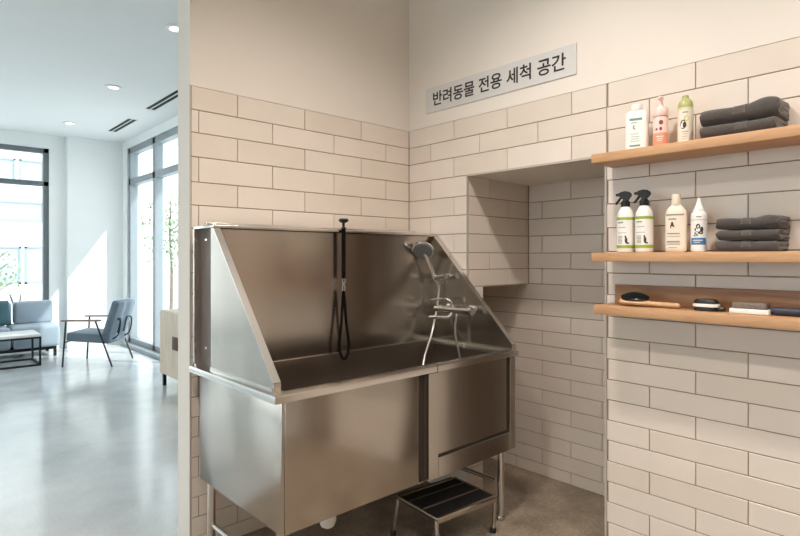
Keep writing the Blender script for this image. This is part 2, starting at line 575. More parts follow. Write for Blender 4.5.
box(b, XW - 0.2, XW, 9.8, 10.3, 0, HC)
box(b, XW - 0.2, XW, -0.5, 9.8, 3.1, HC)
box(b, XW - 0.2, XW, -0.5, 9.8, -0.05, 0.1)
for yy in (2.8, 6.2):
    box(b, XW - 0.2, XW, yy - 0.2, yy + 0.2, 0.1, 3.1)
struct('wall_left', b, LOBBY_PAINT)
b = BM()
box(b, XW - 0.2, 3.4, YS - 0.2, YS, 0, HC)
struct('wall_front', b, PLASTER)
b = BM()
box(b, XE - 0.0, XL, YP, YP + 0.012, 0, 0.08)
box(b, XL - 0.012, XL, YP, WY0 - 0.05, 0, 0.08)
struct('baseboard_lobby', b, WHITE_METAL)

# windows: frame and panes
b = BM()
fw, fd = 0.10, 0.12
xa, xb = XL + 0.02, XL + 0.02 + fd
for y in (WY0, 7.46, 8.48, WY1 - fw):
    box(b, xa, xb, y, y + fw, WZ0, WZ1, 0.004, 1)
for z in (WZ0, 2.63, WZ1 - fw):
    box(b, xa, xb, WY0, WY1, z, z + (0.1 if z < 0.1 else fw), 0.004, 1)
box(b, XL - 0.09, XL + 0.13, WY0 - 0.02, WY1 + 0.02, 0.0, 0.055, 0.004, 1)
w1 = struct('window_1', b, FRAME)
b = BM()
box(b, XL + 0.07, XL + 0.08, WY0 + 0.02, WY1 - 0.02, WZ0 + 0.05, WZ1 - 0.03)
g = part('pane', b, GLASS, w1); g['kind'] = 'structure'
b = BM()
ya, yb = YF + 0.02, YF + 0.12
for x in (-2.7, -1.2, 0.3, FX1 - 0.075):
    box(b, x, x + 0.075, ya, yb, FZ0, FZ1, 0.004, 1)
for z in (FZ0, 2.56, FZ1 - 0.075):
    box(b, FX0, FX1, ya, yb, z, z + 0.075, 0.004, 1)
w2 = struct('window_2', b, FRAME_DARK)
b = BM()
box(b, FX0 + 0.02, FX1 - 0.02, YF + 0.07, YF + 0.08, FZ0 + 0.02, FZ1 - 0.02)
g = part('pane', b, GLASS, w2); g['kind'] = 'structure'
b = BM()
for (p, q) in ((-0.5, 2.6), (3.0, 6.0), (6.4, 9.8)):
    for y in (p, (p + q) / 2 - 0.04, q - 0.075):
        box(b, XW - 0.12, XW - 0.02, y, y + 0.075, 0.1, 3.1)
    for z in (0.1, 2.5, 3.025):
        box(b, XW - 0.12, XW - 0.02, p, q, z, z + 0.075)
w3 = struct('window_added_3', b, FRAME)  # unseen windows, added so that daylight floods in from the left
b = BM()
for (p, q) in ((-0.5, 2.6), (3.0, 6.0), (6.4, 9.8)):
    box(b, XW - 0.07, XW - 0.06, p + 0.02, q - 0.02, 0.12, 3.08)
g = part('pane', b, GLASS, w3); g['kind'] = 'structure'

# outside ground
b = BM()
box(b, -60, 60, -60, 80, -0.3, -0.13)
struct('ground_outside', b, PAVING)

# ------------------------------------------------------------------ ceiling lamps and vents
def downlight(x, y, label, warm, watts, group):
    t = thing('recessed_downlight', label, 'ceiling light', (x, y, HC), 0, group)
    b = BM()
    lathe(b, [(0.052, -0.001), (0.054, -0.012), (0.088, -0.012), (0.092, -0.006), (0.092, 0.0)], 32)
    part('trim_ring', b, WHITE_METAL, t, local=True)
    b = BM()
    lathe(b, [(0.0, -0.004), (0.053, -0.004), (0.053, 0.0), (0.0, 0.0)], 28)
    part('diffuser', b, LAMP_ON_WARM if warm else LAMP_ON, t, local=True)
    ld = bpy.data.lights.new('lamp', 'SPOT')
    ld.energy = watts
    ld.color = WARM if warm else (1.0, 0.93, 0.84)
    ld.shadow_soft_size = 0.085
    ld.spot_size = math.radians(150)
    ld.spot_blend = 0.8
    lo = bpy.data.objects.new('lamp', ld)
    COL.objects.link(lo)
    lo.parent = t
    lo.location = (0, 0, -0.035)
    return t

for (x, y, lab) in ((1.74, 4.67, 'recessed downlight cut off by the end of the tiled wall'),
                    (1.82, 6.76, 'round recessed downlight in the lobby ceiling, middle one of the row of three'),
                    (1.85, 9.00, 'round recessed downlight closest to the far lobby windows')):
    downlight(x, y, lab, False, LOBBY_W, 'recessed downlights in the lobby ceiling')
for (x, y) in ((1.45, 1.30), (1.45, -0.30), (-0.1, 1.0), (-0.1, -0.8)):  # the pair above the camera is unseen, strengthened as frontal fill for the right wall
    downlight(x, y, 'warm recessed downlight over the washing area, the unseen pair above the camera serving as fill', True, LAMP_W * (4.3 if x > 1 else 5.3), 'warm downlights of the washing area')

def vent(x, y0, y1, label):
    t = thing('linear_vent', label, 'air vent', (x, (y0 + y1) / 2, HC), 0, 'linear air vents in the lobby ceiling')
    h = (y1 - y0) / 2
    b = BM()
    for s in (-0.07, -0.005, 0.06):
        box(b, s, s + 0.012, -h, h, -0.008, 0.0)
    for s in (-h - 0.012, h):
        box(b, -0.07, 0.072, s, s + 0.012, -0.008, 0.0)
    part('frame', b, WHITE_METAL, t, local=True)
    b = BM()
    box(b, -0.066, 0.068, -h, h, -0.002, -0.0002)
    part('slot', b, SLOT, t, local=True, label='black slot')
vent(2.44, 8.15, 9.15, 'slim black slot vent in lobby ceiling between far corner and second slot')
vent(2.44, 6.35, 7.45, 'slim black slot vent in lobby ceiling running behind the tiled wall end')

# ------------------------------------------------------------------ dog washing tub
tub = thing('dog_washing_tub', 'large stainless steel dog washing tub on legs against the tiled wall', 'washing tub', (1.78, 2.18, 0))
X0, X1, Y0, Y1 = 1.063, 2.510, 1.810, 2.555
ZR = 0.94
b = BM()   # outer shell with its basin
box(b, X0, X1, Y0, Y1, 0.402, 0.915, 0.006, 2)
top = [f for f in b.faces if f.normal.z > 0.9 and f.calc_center_median().z > 0.91]
bmesh.ops.delete(b, geom=top, context='FACES')
part('shell', b, STEEL, tub)
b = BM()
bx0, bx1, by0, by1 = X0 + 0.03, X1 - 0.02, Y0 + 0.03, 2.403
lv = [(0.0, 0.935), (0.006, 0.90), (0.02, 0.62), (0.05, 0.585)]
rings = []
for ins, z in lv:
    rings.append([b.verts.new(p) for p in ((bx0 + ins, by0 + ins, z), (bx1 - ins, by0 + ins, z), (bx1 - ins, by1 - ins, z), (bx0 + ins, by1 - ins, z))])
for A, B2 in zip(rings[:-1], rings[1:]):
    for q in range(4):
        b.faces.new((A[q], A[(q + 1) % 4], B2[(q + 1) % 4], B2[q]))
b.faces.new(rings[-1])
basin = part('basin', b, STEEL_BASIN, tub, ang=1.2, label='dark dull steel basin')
b = BM()
lathe(b, [(0.0, 0.588), (0.045, 0.588), (0.05, 0.585)], 24, Matrix.Translation((1.34, 2.1, 0)))
part('drain_strainer', b, CHROME_SOFT, basin)

b = BM()   # rolled rim
rx0, rx1, ry0, ry1 = 1.022, 2.527, 1.785, 2.56
def ring_band(bm, o, n, z0, z1, c):
    # rectangle o = outer, n = inner (x0, x1, y0, y1), top edges rolled over by c
    def rect(r, z, k):
        return [bm.verts.new(p) for p in ((r[0] + k, r[2] + k, z), (r[1] - k, r[2] + k, z), (r[1] - k, r[3] - k, z), (r[0] + k, r[3] - k, z))]
    L = [rect(o, z0, 0), rect(o, z1 - c, 0), rect(o, z1 - c * 0.3, c * 0.3), rect(o, z1, c), rect(n, z1, -c), rect(n, z1 - c * 0.3, -c * 0.3), rect(n, z1 - c, 0), rect(n, z0, 0)]
    for q in range(8):
        A, B = L[q], L[(q + 1) % 8]
        for e in range(4):
            bm.faces.new((A[e], A[(e + 1) % 4], B[(e + 1) % 4], B[e]))
ring_band(b, (rx0, XR - 0.002, ry0, 2.580), (X0 + 0.035, X1 - 0.025, Y0 + 0.035, 2.405), 0.910, ZR, 0.008)
part('rim', b, STEEL_RIM, tub)
b = BM()
box(b, 1.880, 1.884, ry0 - 0.0012, ry0 + 0.03, 0.9075, ZR + 0.0008)
part('rim_seam', b, STEEL_DARK, tub, label='dark joint in the front rim')

# splash panels
ZT = 1.598
YSP = 2.412
b = BM()
box(b, X0, X1, YSP, YSP + 0.004, ZR - 0.02, ZT - 0.02)
part('back_splash', b, STEEL, tub, label='tall brushed back panel with soft reflections')
b = BM()
box(b, X0 - 0.012, X1 + 0.004, YSP - 0.028, 2.602, ZT - 0.016, ZT - 0.002, 0.003, 2)
box(b, 1.105, X1 + 0.004, 2.579, 2.602, ZT - 0.01, ZT + 0.020, 0.003, 2)
part('top_ledge', b, STEEL_RIM, tub)
b = BM()
box(b, X0 - 0.012, X1, 2.570, 2.600, ZR - 0.03, ZR + 0.004)
box(b, X0 - 0.012, X1, 2.592, 2.600, ZR - 0.005, ZT - 0.016)
part('back_plate', b, STEEL_RIM, tub)
b = BM()
box(b, X0 + 0.020, X0 + 0.026, YSP + 0.004, 2.592, ZR - 0.005, ZT - 0.016)
dp = part('side_closing_plate', b, STEEL_DARK, tub, label='dark narrow plate closing the hollow behind the splash panel')
for zz in (1.53, 1.02):
    b = BM()
    lathe(b, [(0.0, 0.006), (0.005, 0.005), (0.0075, 0.0)], 14, orient((X0 + 0.020, 2.53, zz), (-1, 0, 0)))
    part('screw', b, CHROME, dp)

def side_panel(xs, inner, name, yf):
    b = BM()
    yb, zb_, zt_ = 2.416, ZR - 0.002, ZT - 0.017
    poly = [(yf, zb_), (yb, zb_), (yb, zt_), (yb - 0.02, zt_), (yf, zb_ + 0.03)]
    prism(b, poly, 'x', xs, xs + 0.003 * inner)
    p = part(name, b, STEEL, tub)
    # folded front flange down the sloping edge
    b = BM()
    dy, dz = (yf) - (yb - 0.02), (zb_ + 0.03) - zt_
    L = math.hypot(dy, dz)
    ny, nz = -dz / L * -1, dy / L * -1          # outward (front, up)
    ny, nz = (dz / L, -dy / L) if (dz / L) < 0 else (-dz / L, dy / L)
    w = 0.032 * inner
    t = 0.006
    A, C = (yb - 0.02, zt_), (yf, zb_ + 0.03)
    q = [A, C, (C[0] + ny * t, C[1] + nz * t), (A[0] + ny * t, A[1] + nz * t)]
    prism(b, q, 'x', xs, xs + w)
    prism(b, [(yf - t, zb_), (yf, zb_), (yf, zb_ + 0.03), (yf - t, zb_ + 0.03)], 'x', xs, xs + w)
    part('folded_edge', b, STEEL_RIM, p)
    b = BM()
    prism(b, [(yf, zb_), (yb, zb_), (yb, zb_ + 0.014), (yf, zb_ + 0.014)], 'x', xs - 0.004 * inner, xs)
    part('bottom_flange', b, STEEL_RIM, p)
side_panel(1.056, 1, 'side_panel', 1.862)
side_panel(X1 + 0.004, -1, 'side_panel', 1.800)

# front: wide fixed panel, groove, framed door
b = BM()
box(b, X0 + 0.012, 1.776, Y0 - 0.006, Y0 - 0.0002, 0.409, 0.905, 0.002, 2)
part('front_panel', b, STEEL, tub)
b = BM()
box(b, 1.778, 1.830, Y0 - 0.0012, Y0 - 0.0002, 0.409, 0.905)
box(b, 1.786, 1.789, Y0 - 0.004, Y0 - 0.0010, 0.409, 0.905)
box(b, 1.808, 1.812, Y0 - 0.004, Y0 - 0.0010, 0.409, 0.905)
part('hinge_groove', b, GROOVE, tub, label='dark upright groove between panel and door')
b = BM()
dx0, dx1, dz0, dz1 = 1.832, X1 - 0.001, 0.403, 0.905
ox0, ox1, oz0 = 1.897, 2.462, 0.500
yo, yi = Y0 - 0.016, Y0 - 0.0002
box(b, dx0, ox0, yo, yi, dz0, dz1, 0.002, 1)
box(b, ox1, dx1, yo, yi, dz0, dz1, 0.002, 1)
box(b, ox0 + 0.0005, ox1 - 0.0005, yo, yi, dz0, oz0, 0.002, 1)
door = part('door', b, STEEL, tub)
b = BM()
box(b, ox0, ox1 - 0.024, yo + 0.007, yi, oz0 + 0.014, dz1)
part('inset_panel', b, STEEL, door)
b = BM()
box(b, ox1 - 0.023, ox1 - 0.0006, yi - 0.004, yi, oz0 + 0.0006, dz1)
box(b, ox0 + 0.0006, ox1 - 0.023, yi - 0.004, yi, oz0 + 0.0006, oz0 + 0.013)
part('shadow_gap', b, GROOVE, door, label='dark strips painted for the shade around the inset panel')  # near-black strips carry the shade beside and below the inset

for (lx, ly) in ((2.468, 1.862), (1.102, 2.515), (1.115, 1.90), (2.468, 2.50)):
    b = BM()
    tube(b, [(lx, ly, 0.025), (lx, ly, 0.405)], 0.019, 18)
    lg = part('leg', b, STEEL_RIM, tub)
    b = BM()
    lathe(b, [(0.023, 0.0), (0.023, 0.018), (0.0185, 0.026)], 18, Matrix.Translation((lx, ly, 0)))
    part('foot', b, STEEL, lg)
for (lx, z) in ((2.468, 0.205), (1.108, 0.185)):
    b = BM()
    tube(b, [(lx, 1.895, z), (lx, 2.505, z)], 0.013, 14)
    part('crossbar', b, STEEL_RIM, tub)
b = BM()
lathe(b, [(0.032, 0.0), (0.036, -0.02), (0.036, -0.055), (0.028, -0.075), (0.012, -0.085), (0.0, -0.086)], 20, Matrix.Translation((1.335, 1.90, 0.402)))
part('drain_trap', b, PVC, tub, label='white plastic drain trap under the tub')

# ------------------------------------------------------------------ tether on the splash panel
tx, ty = 1.770, 2.372
teth = thing('grooming_tether', 'black grooming strap with loop hanging from the tub back panel', 'pet tether', (tx, ty, 0.9))
b = BM()
lathe(b, [(0.0, 0.034), (0.022, 0.033), (0.028, 0.024), (0.020, 0.014), (0.008, 0.010), (0.006, -0.012), (0.014, -0.014), (0.014, -0.02)], 18, Matrix.Translation((tx, ty, 1.622)))
part('knob', b, BLACK, teth)
b = BM()
box(b, tx - 0.0125, tx + 0.0125, ty - 0.0025, ty + 0.0025, 1.335, 1.606, 0.001, 1)
part('strap', b, BLACK_WEB, teth)
b = BM()
tube(b, [(tx + 0.011 * math.cos(a), ty, 1.322 + 0.014 * math.sin(a)) for a in [2 * PI * k / 18 for k in range(18)]], 0.0022, 8, True)
tube(b, [(tx + 0.008 * math.cos(a), ty, 1.284 + 0.02 * math.sin(a)) for a in [2 * PI * k / 18 for k in range(18)]], 0.0025, 8, True)
tube(b, [(tx, ty, 1.312), (tx, ty, 1.300)], 0.005, 10)
part('clip', b, CHROME, teth, label='chrome snap clip')
b = BM()
pts = spline([(tx, ty, 1.268), (tx - 0.006, ty, 1.22), (tx - 0.016, ty - 0.002, 1.10), (tx - 0.031, ty - 0.004, 0.985), (tx - 0.020, ty - 0.006, 0.925),
              (tx, ty - 0.006, 0.905), (tx + 0.020, ty - 0.006, 0.925), (tx + 0.031, ty - 0.004, 0.985), (tx + 0.016, ty - 0.002, 1.10), (tx + 0.006, ty, 1.22), (tx, ty, 1.268)], 6)
tube(b, pts, 0.0075, 10)
part('loop', b, BLACK_WEB, teth)

# ------------------------------------------------------------------ shower fittings on the inner right panel
XP = X1 + 0.001
hold = thing('shower_holder', 'chrome swivel bracket holding the hand shower on steel side panel', 'shower bracket', (XP, 2.31, 1.325))
b = BM()
lathe(b, [(0.0, 0.016), (0.020, 0.014), (0.024, 0.004), (0.024, 0.0)], 22, orient((XP, 2.297, 1.330), (-1, 0, 0)))
part('wall_flange', b, CHROME, hold)
b = BM()
tube(b, [(XP - 0.010, 2.297, 1.330), (XP - 0.05, 2.297, 1.330)], 0.014, 16)
tube(b, [(XP - 0.052, 2.265, 1.333), (XP - 0.052, 2.345, 1.322)], [0.018, 0.021], 16)
part('arm', b, CHROME, hold)
b = BM()
hx, hy, hz = XP - 0.058, 2.352, 1.322
hd = Vector((-0.085, 0.010, 0.165)).normalized()
tube(b, [Vector((hx, hy, hz)) - hd * 0.02, Vector((hx, hy, hz)) + hd * 0.02], [0.015, 0.019], 16)
part('cradle', b, CHROME, hold)

hs = thing('hand_shower', 'chrome hand shower with grey spray face resting in bracket inside tub', 'hand shower', (hx, hy, hz - 0.05))
p0 = Vector((hx, hy, hz)) - hd * 0.045
p1 = Vector((hx, hy, hz)) + hd * 0.168
b = BM()
fn = Vector((-0.62, -0.42, -0.66)).normalized()
hc = p1 + hd * 0.028 + fn * 0.004
tube(b, spline([p0, p0 + (p1 - p0) * 0.4, p1, hc - fn * 0.010], 5), [0.011, 0.0115, 0.012, 0.0125, 0.013, 0.013, 0.0135, 0.0135, 0.0135, 0.014, 0.014, 0.014, 0.015, 0.016, 0.018, 0.018], 14)
part('handle', b, CHROME, hs)
b = BM()
lathe(b, [(0.0, -0.036), (0.034, -0.032), (0.056, -0.019), (0.067, 0.0), (0.066, 0.010), (0.060, 0.012)], 30, orient(hc, fn))
hd_o = part('spray_head', b, CHROME, hs)
b = BM()
lathe(b, [(0.061, 0.011), (0.059, 0.0155), (0.0, 0.017)], 30, orient(hc, fn))
for ring, n in ((0.015, 6), (0.032, 12), (0.049, 20)):
    for k in range(n):
        a = 2 * PI * k / n
        lathe(b, [(0.0022, 0.0155), (0.0018, 0.0195), (0.0, 0.020)], 6, orient(hc, fn) @ Matrix.Translation((ring * math.cos(a), ring * math.sin(a), 0)))
part('spray_plate', b, SPRAY_GREY, hd_o, label='grey spray plate with small nozzles')
fy = 2.175
b = BM()
pts = spline([p0 + hd * 0.004, p0 - hd * 0.03, (hx + 0.004, hy - 0.01, 1.12), (hx - 0.06, hy - 0.03, 0.98), (hx - 0.19, 2.26, 0.84), (hx - 0.22, 2.22, 0.70), (hx - 0.10, 2.17, 0.640),
              (hx + 0.012, 2.15, 0.72), (hx + 0.012, 2.155, 0.84), (hx - 0.005, 2.18, 1.00), (XP - 0.058, fy, 1.105)], 10)
tube(b, pts, 0.0062, 10)
part('hose', b, CHROME_SOFT, hs, label='ribbed silver hose')

fc = thing('mixer_tap', 'chrome bar mixer tap with loop lever on steel side panel', 'tap', (XP, 2.22, 1.13))
b = BM()
zf = 1.135
tube(b, [(XP - 0.058, 2.075, zf), (XP - 0.058, 2.080, zf), (XP - 0.058, 2.340, zf), (XP - 0.058, 2.345, zf)], [0.016, 0.021, 0.021, 0.016], 18)
part('body', b, CHROME, fc)
for yy in (2.100, 2.280):
    b = BM()
    lathe(b, [(0.0, 0.05), (0.013, 0.05), (0.013, 0.02), (0.031, 0.012), (0.033, 0.0)], 24, orient((XP, yy, zf), (-1, 0, 0)))
    part('wall_flange', b, CHROME, fc)
b = BM()
tube(b, [(XP - 0.058, 2.050, zf), (XP - 0.058, 2.075, zf)], [0.024, 0.026], 18)
part('knob', b, CHROME, fc)
b = BM()
tube(b, spline([(XP - 0.058, 2.215, zf + 0.018), (XP - 0.060, 2.215, zf + 0.045), (XP - 0.075, 2.235, zf + 0.064), (XP - 0.095, 2.300, zf + 0.060), (XP - 0.10, 2.340, zf + 0.052)], 6), 0.0065, 12)
part('lever', b, CHROME, fc)
b = BM()
tube(b, spline([(XP - 0.06, 2.205, zf - 0.018), (XP - 0.075, 2.225, zf - 0.044), (XP - 0.10, 2.290, zf - 0.048), (XP - 0.115, 2.345, zf - 0.052)], 6), [0.012] * 12 + [0.013] * 6 + [0.011], 14)
part('spout', b, CHROME, fc)
b = BM()
tube(b, [(XP - 0.058, fy, zf - 0.018), (XP - 0.058, fy, zf - 0.036)], 0.010, 12)
part('hose_outlet', b, CHROME, fc)

# ------------------------------------------------------------------ step stool under the tub
st = thing('step_stool', 'small steel step stool with black ribbed tread under the tub', 'step stool', (2.115, 1.94, 0), math.radians(-5))
sx0, sx1, sy0, sy1, sz = -0.203, 0.200, -0.15, 0.15, 0.20
b = BM()
r = 0.011
tube(b, [(sx0, sy0, sz), (sx1, sy0, sz), (sx1, sy1, sz), (sx0, sy1, sz)], r, 12, True)
box(b, sx0, sx1, sy0 - 0.012, sy0 + 0.006, sz - 0.018, sz + 0.011, 0.003, 2)
part('top_frame', b, STEEL, st, local=True)
b = BM()
box(b, sx0 + 0.008, sx1 - 0.008, sy0 + 0.008, sy1 - 0.008, sz - 0.008, sz + 0.004)
for k in range(30):
    y = sy0 + 0.016 + k * 0.0103
    box(b, sx0 + 0.012, sx1 - 0.012, y, y + 0.0055, sz + 0.003, sz + 0.0075)
tr = part('tread', b, RUBBER, st, local=True)
for y in (sy0 + 0.105, sy0 + 0.215):
    b = BM()
    box(b, sx0 + 0.010, sx1 - 0.010, y, y + 0.012, sz + 0.004, sz + 0.0095, 0.002, 1)
    part('tread_strip', b, STEEL_DARK, tr, local=True, label='dull strip across the tread')
for (sx, sy, fx, fy2) in ((sx0, sy0, -0.012, -0.02), (sx1, sy0, 0.018, 0.03), (sx0, sy1, -0.012, 0.03), (sx1, sy1, 0.018, 0.03)):
    b = BM()
    tube(b, spline([(sx, sy + 0.004, sz - 0.004), (sx + fx * 0.35, sy + fy2 * 0.35, sz * 0.6), (sx + fx, sy + fy2, 0.012)], 6), 0.011, 12)
    lg = part('leg', b, STEEL, st, local=True)
    b = BM()
    lathe(b, [(0.016, 0.0), (0.016, 0.022), (0.012, 0.03)], 16, Matrix.Translation((sx + fx, sy + fy2, 0)))
    part('rubber_foot', b, BLACK, lg, local=True)

# ------------------------------------------------------------------ wall sign
sg = thing('wall_sign', 'frosted wall sign with black Korean lettering above the niche', 'sign', (XR - 0.001, 1.967, 2.37))
b = BM()
box(b, XR - 0.006, XR - 0.001, 1.434, 2.500, 2.370, 2.528, 0.001, 1)
part('panel', b, SIGN_PANEL, sg)
fc_d = bpy.data.curves.new('lettering', 'FONT')
fc_d.body = '\ubc18\ub824\ub3d9\ubb3c \uc804\uc6a9 \uc138\ucc99 \uacf5\uac04'
fc_d.size = 0.0955
fc_d.offset = 0.0013
fc_d.extrude = 0.0008
fc_d.resolution_u = 6
tmp = bpy.data.objects.new('lettering_source', fc_d)
COL.objects.link(tmp)
bpy.context.view_layer.update()
me = bpy.data.meshes.new_from_object(tmp.evaluated_get(bpy.context.evaluated_depsgraph_get()))
bpy.data.objects.remove(tmp)
bpy.data.curves.remove(fc_d)
b = BM()
b.from_mesh(me)
bpy.data.meshes.remove(me)
xs = [v.co.x for v in b.verts]
zs = [v.co.y for v in b.verts]
cx, cy = (min(xs) + max(xs)) / 2, (min(zs) + max(zs)) / 2
kx = 0.938 / (max(xs) - min(xs))
for v in b.verts:
    x, y, z = v.co
    v.co = (XR - 0.0067 - z, 1.962 - (x - cx) * kx, 2.452 + (y - cy))
bmesh.ops.dissolve_degenerate(b, dist=1e-6, edges=b.edges[:])
part('lettering', b, SIGN_INK, sg, smooth=False, label='black Korean letters')

# ------------------------------------------------------------------ shelves
XS = 2.327
SH = (1.9145, 1.470, 1.233)
shelf_labels = ('topmost oak wall shelf, holding three bottles and two towels',
                'middle oak wall shelf, holding four bottles and three towels',
                'lowest oak wall shelf with back board, holding the brushes')
for i, z in enumerate(SH):
    t = thing('wall_shelf', shelf_labels[i], 'shelf', (XR, 0.65, z), 0, 'oak shelves on the tiled wall')
    b = BM()
    y0s = 1.25 if i < 2 else 1.24
    box(b, XS, XR + 0.001, 0.05, y0s, z - 0.040, z, 0.0025, 2)
    part('board', b, OAK, t)
    if i == 2:
        b = BM()
        box(b, XR - 0.018, XR + 0.001, 0.05, y0s - 0.012, z, z + 0.088, 0.002, 1)
        part('back_board', b, OAK_DARK, t, label='darker upright back board')

# ------------------------------------------------------------------ bottles
# built with the label side facing local -Y, base at z = 0
FACE = math.radians(-74)

def shell_patch(bm, prof_r, a0, a1, z0, z1, n=10, sx=1.0, sy=1.0, off=0.0006, mi=0, sq=0.0):
    """a thin curved sheet on the bottle; angle 0 = local -Y"""
    def Rq(a):
        if sq <= 0:
            return 1.0
        p = 2 + 6 * sq
        return 1.0 / ((abs(math.cos(a)) ** p + abs(math.sin(a)) ** p) ** (1 / p))
    def P(a, z, o):
        q = Rq(a - PI / 2)
        return bm.verts.new(((prof_r * q * sx + o) * math.sin(a), -(prof_r * q * sy + o) * math.cos(a), z))
    cols = []
    for k in range(n + 1):
        a = a0 + (a1 - a0) * k / n
        cols.append((P(a, z0, off), P(a, z1, off), P(a, z0, off - 0.0005), P(a, z1, off - 0.0005)))
    for A, B in zip(cols[:-1], cols[1:]):
        bm.faces.new((A[0], B[0], B[1], A[1])).material_index = mi
        bm.faces.new((A[2], A[3], B[3], B[2])).material_index = mi
        bm.faces.new((A[1], B[1], B[3], A[3])).material_index = mi
        bm.faces.new((A[0], A[2], B[2], B[0])).material_index = mi
    for A in (cols[0], cols[-1]):
        bm.faces.new((A[0], A[1], A[3], A[2])).material_index = mi

def blob(bm, r, ac, zc, da, dz, n=16, sx=1.0, sy=1.0, off=0.0012, mi=0, sq=0.0):
    p = 2 + 6 * sq
    pts = []
    for k in range(n):
        t = 2 * PI * k / n
        a = ac + da * math.cos(t)
        q = 1.0 if sq <= 0 else 1.0 / ((abs(math.sin(a)) ** p + abs(math.cos(a)) ** p) ** (1 / p))
        pts.append(bm.verts.new(((r * q * sx + off) * math.sin(a), -(r * q * sy + off) * math.cos(a), zc + dz * math.sin(t))))
    bm.faces.new(pts).material_index = mi

def text_lines(bm, r, rows, sx=1.0, sy=1.0, off=0.0012, mi=0, sq=0.0):
    """rows of (angle0, angle1, z, height)"""
    for a0, a1, z, h in rows:
        shell_patch(bm, r, a0, a1, z - h / 2, z + h / 2, 5, sx, sy, off, mi, sq)

def pump(t, z, m, r=0.012, h=0.03):
    b = BM()
    lathe(b, [(r, z), (r, z + h * 0.6), (r * 0.45, z + h * 0.7), (r * 0.45, z + h)], 20)
    return part('pump', b, m, t, local=True)

# topmost shelf: white tub bottle, pink pump bottle, green bottle
t = thing('shampoo_bottle', 'wide white squarish shampoo bottle with teal print on topmost shelf', 'bottle', (2.432, 1.088, SH[0]), FACE, 'grooming bottles on the shelves')
b = BM()
q = dict(sx=1.0, sy=0.62, sq=0.5)
lathe(b, [(0.040, 0.0), (0.045, 0.004), (0.046, 0.02), (0.046, 0.165), (0.043, 0.176), (0.034, 0.182), (0.020, 0.185)], 40, **q)
part('body', b, W_PLASTIC, t, local=True)
b = BM()
lathe(b, [(0.022, 0.184), (0.023, 0.187), (0.023, 0.208), (0.021, 0.212), (0.0, 0.213)], 28)
part('cap', b, W_PLASTIC, t, local=True)
b = BM()
shell_patch(b, 0.046, -0.62, 0.62, 0.012, 0.160, 14, off=0.0006, **q)
lb = part('label', b, LABEL_W, t, local=True)
b = BM()
text_lines(b, 0.046, [(-0.52, 0.50, 0.142, 0.010), (-0.42, 0.1, 0.127, 0.003), (-0.45, 0.2, 0.078, 0.002), (-0.4, 0.3, 0.066, 0.002), (-0.4, 0.2, 0.056, 0.002), (-0.45, 0.3, 0.046, 0.002), (-0.52, 0.35, 0.026, 0.008)], off=0.0012, **q)
for (a, z, da, dz) in ((-0.22, 0.108, 0.05, 0.009), (-0.12, 0.100, 0.06, 0.004), (-0.10, 0.112, 0.03, 0.004)):
    blob(b, 0.046, a, z, da, dz, off=0.0013, **q)
part('print', b, INK_TEAL, lb, local=True)

t = thing('foam_bottle', 'pink pump bottle with peach label band on topmost shelf', 'bottle', (2.432, 0.985, SH[0]), FACE, 'grooming bottles on the shelves')
b = BM()
lathe(b, [(0.026, 0.0), (0.030, 0.004), (0.030, 0.128), (0.026, 0.138), (0.022, 0.140)], 32)
part('body', b, PINK_PL, t, local=True)
b = BM()
lathe(b, [(0.030, 0.139), (0.031, 0.142), (0.031, 0.168), (0.026, 0.176), (0.012, 0.182), (0.010, 0.190), (0.010, 0.212), (0.012, 0.214), (0.012, 0.222), (0.0, 0.224)], 28)
box(b, -0.006, 0.006, -0.034, 0.0, 0.211, 0.221, 0.002, 2)
part('foam_pump', b, PINK_PL, t, local=True)
b = BM()
shell_patch(b, 0.030, -1.5, 1.5, 0.010, 0.066, 18)
lb = part('label', b, LABEL_PEACH, t, local=True, label='peach label band')
b = BM()
text_lines(b, 0.030, [(-0.5, 0.5, 0.050, 0.003), (-0.4, 0.4, 0.040, 0.002), (-0.4, 0.3, 0.032, 0.002)], off=0.0013)
part('print', b, LABEL_W, lb, local=True)
b = BM()
blob(b, 0.030, 0.15, 0.110, 0.28, 0.010)
blob(b, 0.030, 0.10, 0.083, 0.18, 0.008)
blob(b, 0.030, -0.45, 0.082, 0.18, 0.005)
part('emblem', b, INK_RED, t, local=True)

t = thing('conditioner_bottle', 'pale green bottle with clear green shoulder cap on topmost shelf', 'bottle', (2.432, 0.884, SH[0]), FACE, 'grooming bottles on the shelves')
b = BM()
lathe(b, [(0.026, 0.0), (0.030, 0.004), (0.030, 0.150), (0.029, 0.156)], 32)
part('body', b, GREEN_PL, t, local=True)
b = BM()
lathe(b, [(0.0295, 0.156), (0.0295, 0.166), (0.026, 0.182), (0.017, 0.192), (0.013, 0.194), (0.012, 0.208), (0.0, 0.210)], 28)
part('shoulder_cap', b, GREEN_CAP, t, local=True)
b = BM()
shell_patch(b, 0.030, -1.2, 1.0, 0.008, 0.145, 18)
lb = part('label', b, LABEL_CREAM, t, local=True)
b = BM()
blob(b, 0.030, -0.25, 0.084, 0.36, 0.019, mi=0)
blob(b, 0.030, -0.05, 0.082, 0.22, 0.013, off=0.0016, mi=1)
blob(b, 0.030, -0.38, 0.080, 0.14, 0.010, off=0.0018, mi=2)
blob(b, 0.030, 0.20, 0.108, 0.35, 0.012, off=0.0014, mi=3)
text_lines(b, 0.030, [(-0.3, 0.4, 0.134, 0.005), (-0.4, 0.4, 0.054, 0.003), (-0.4, 0.3, 0.044, 0.002), (-0.4, 0.3, 0.034, 0.002), (-0.4, 0.1, 0.024, 0.002)], mi=4)
part('print', b, [INK, INK, LABEL_W, INK_LIME, INK_GREY], lb, local=True)

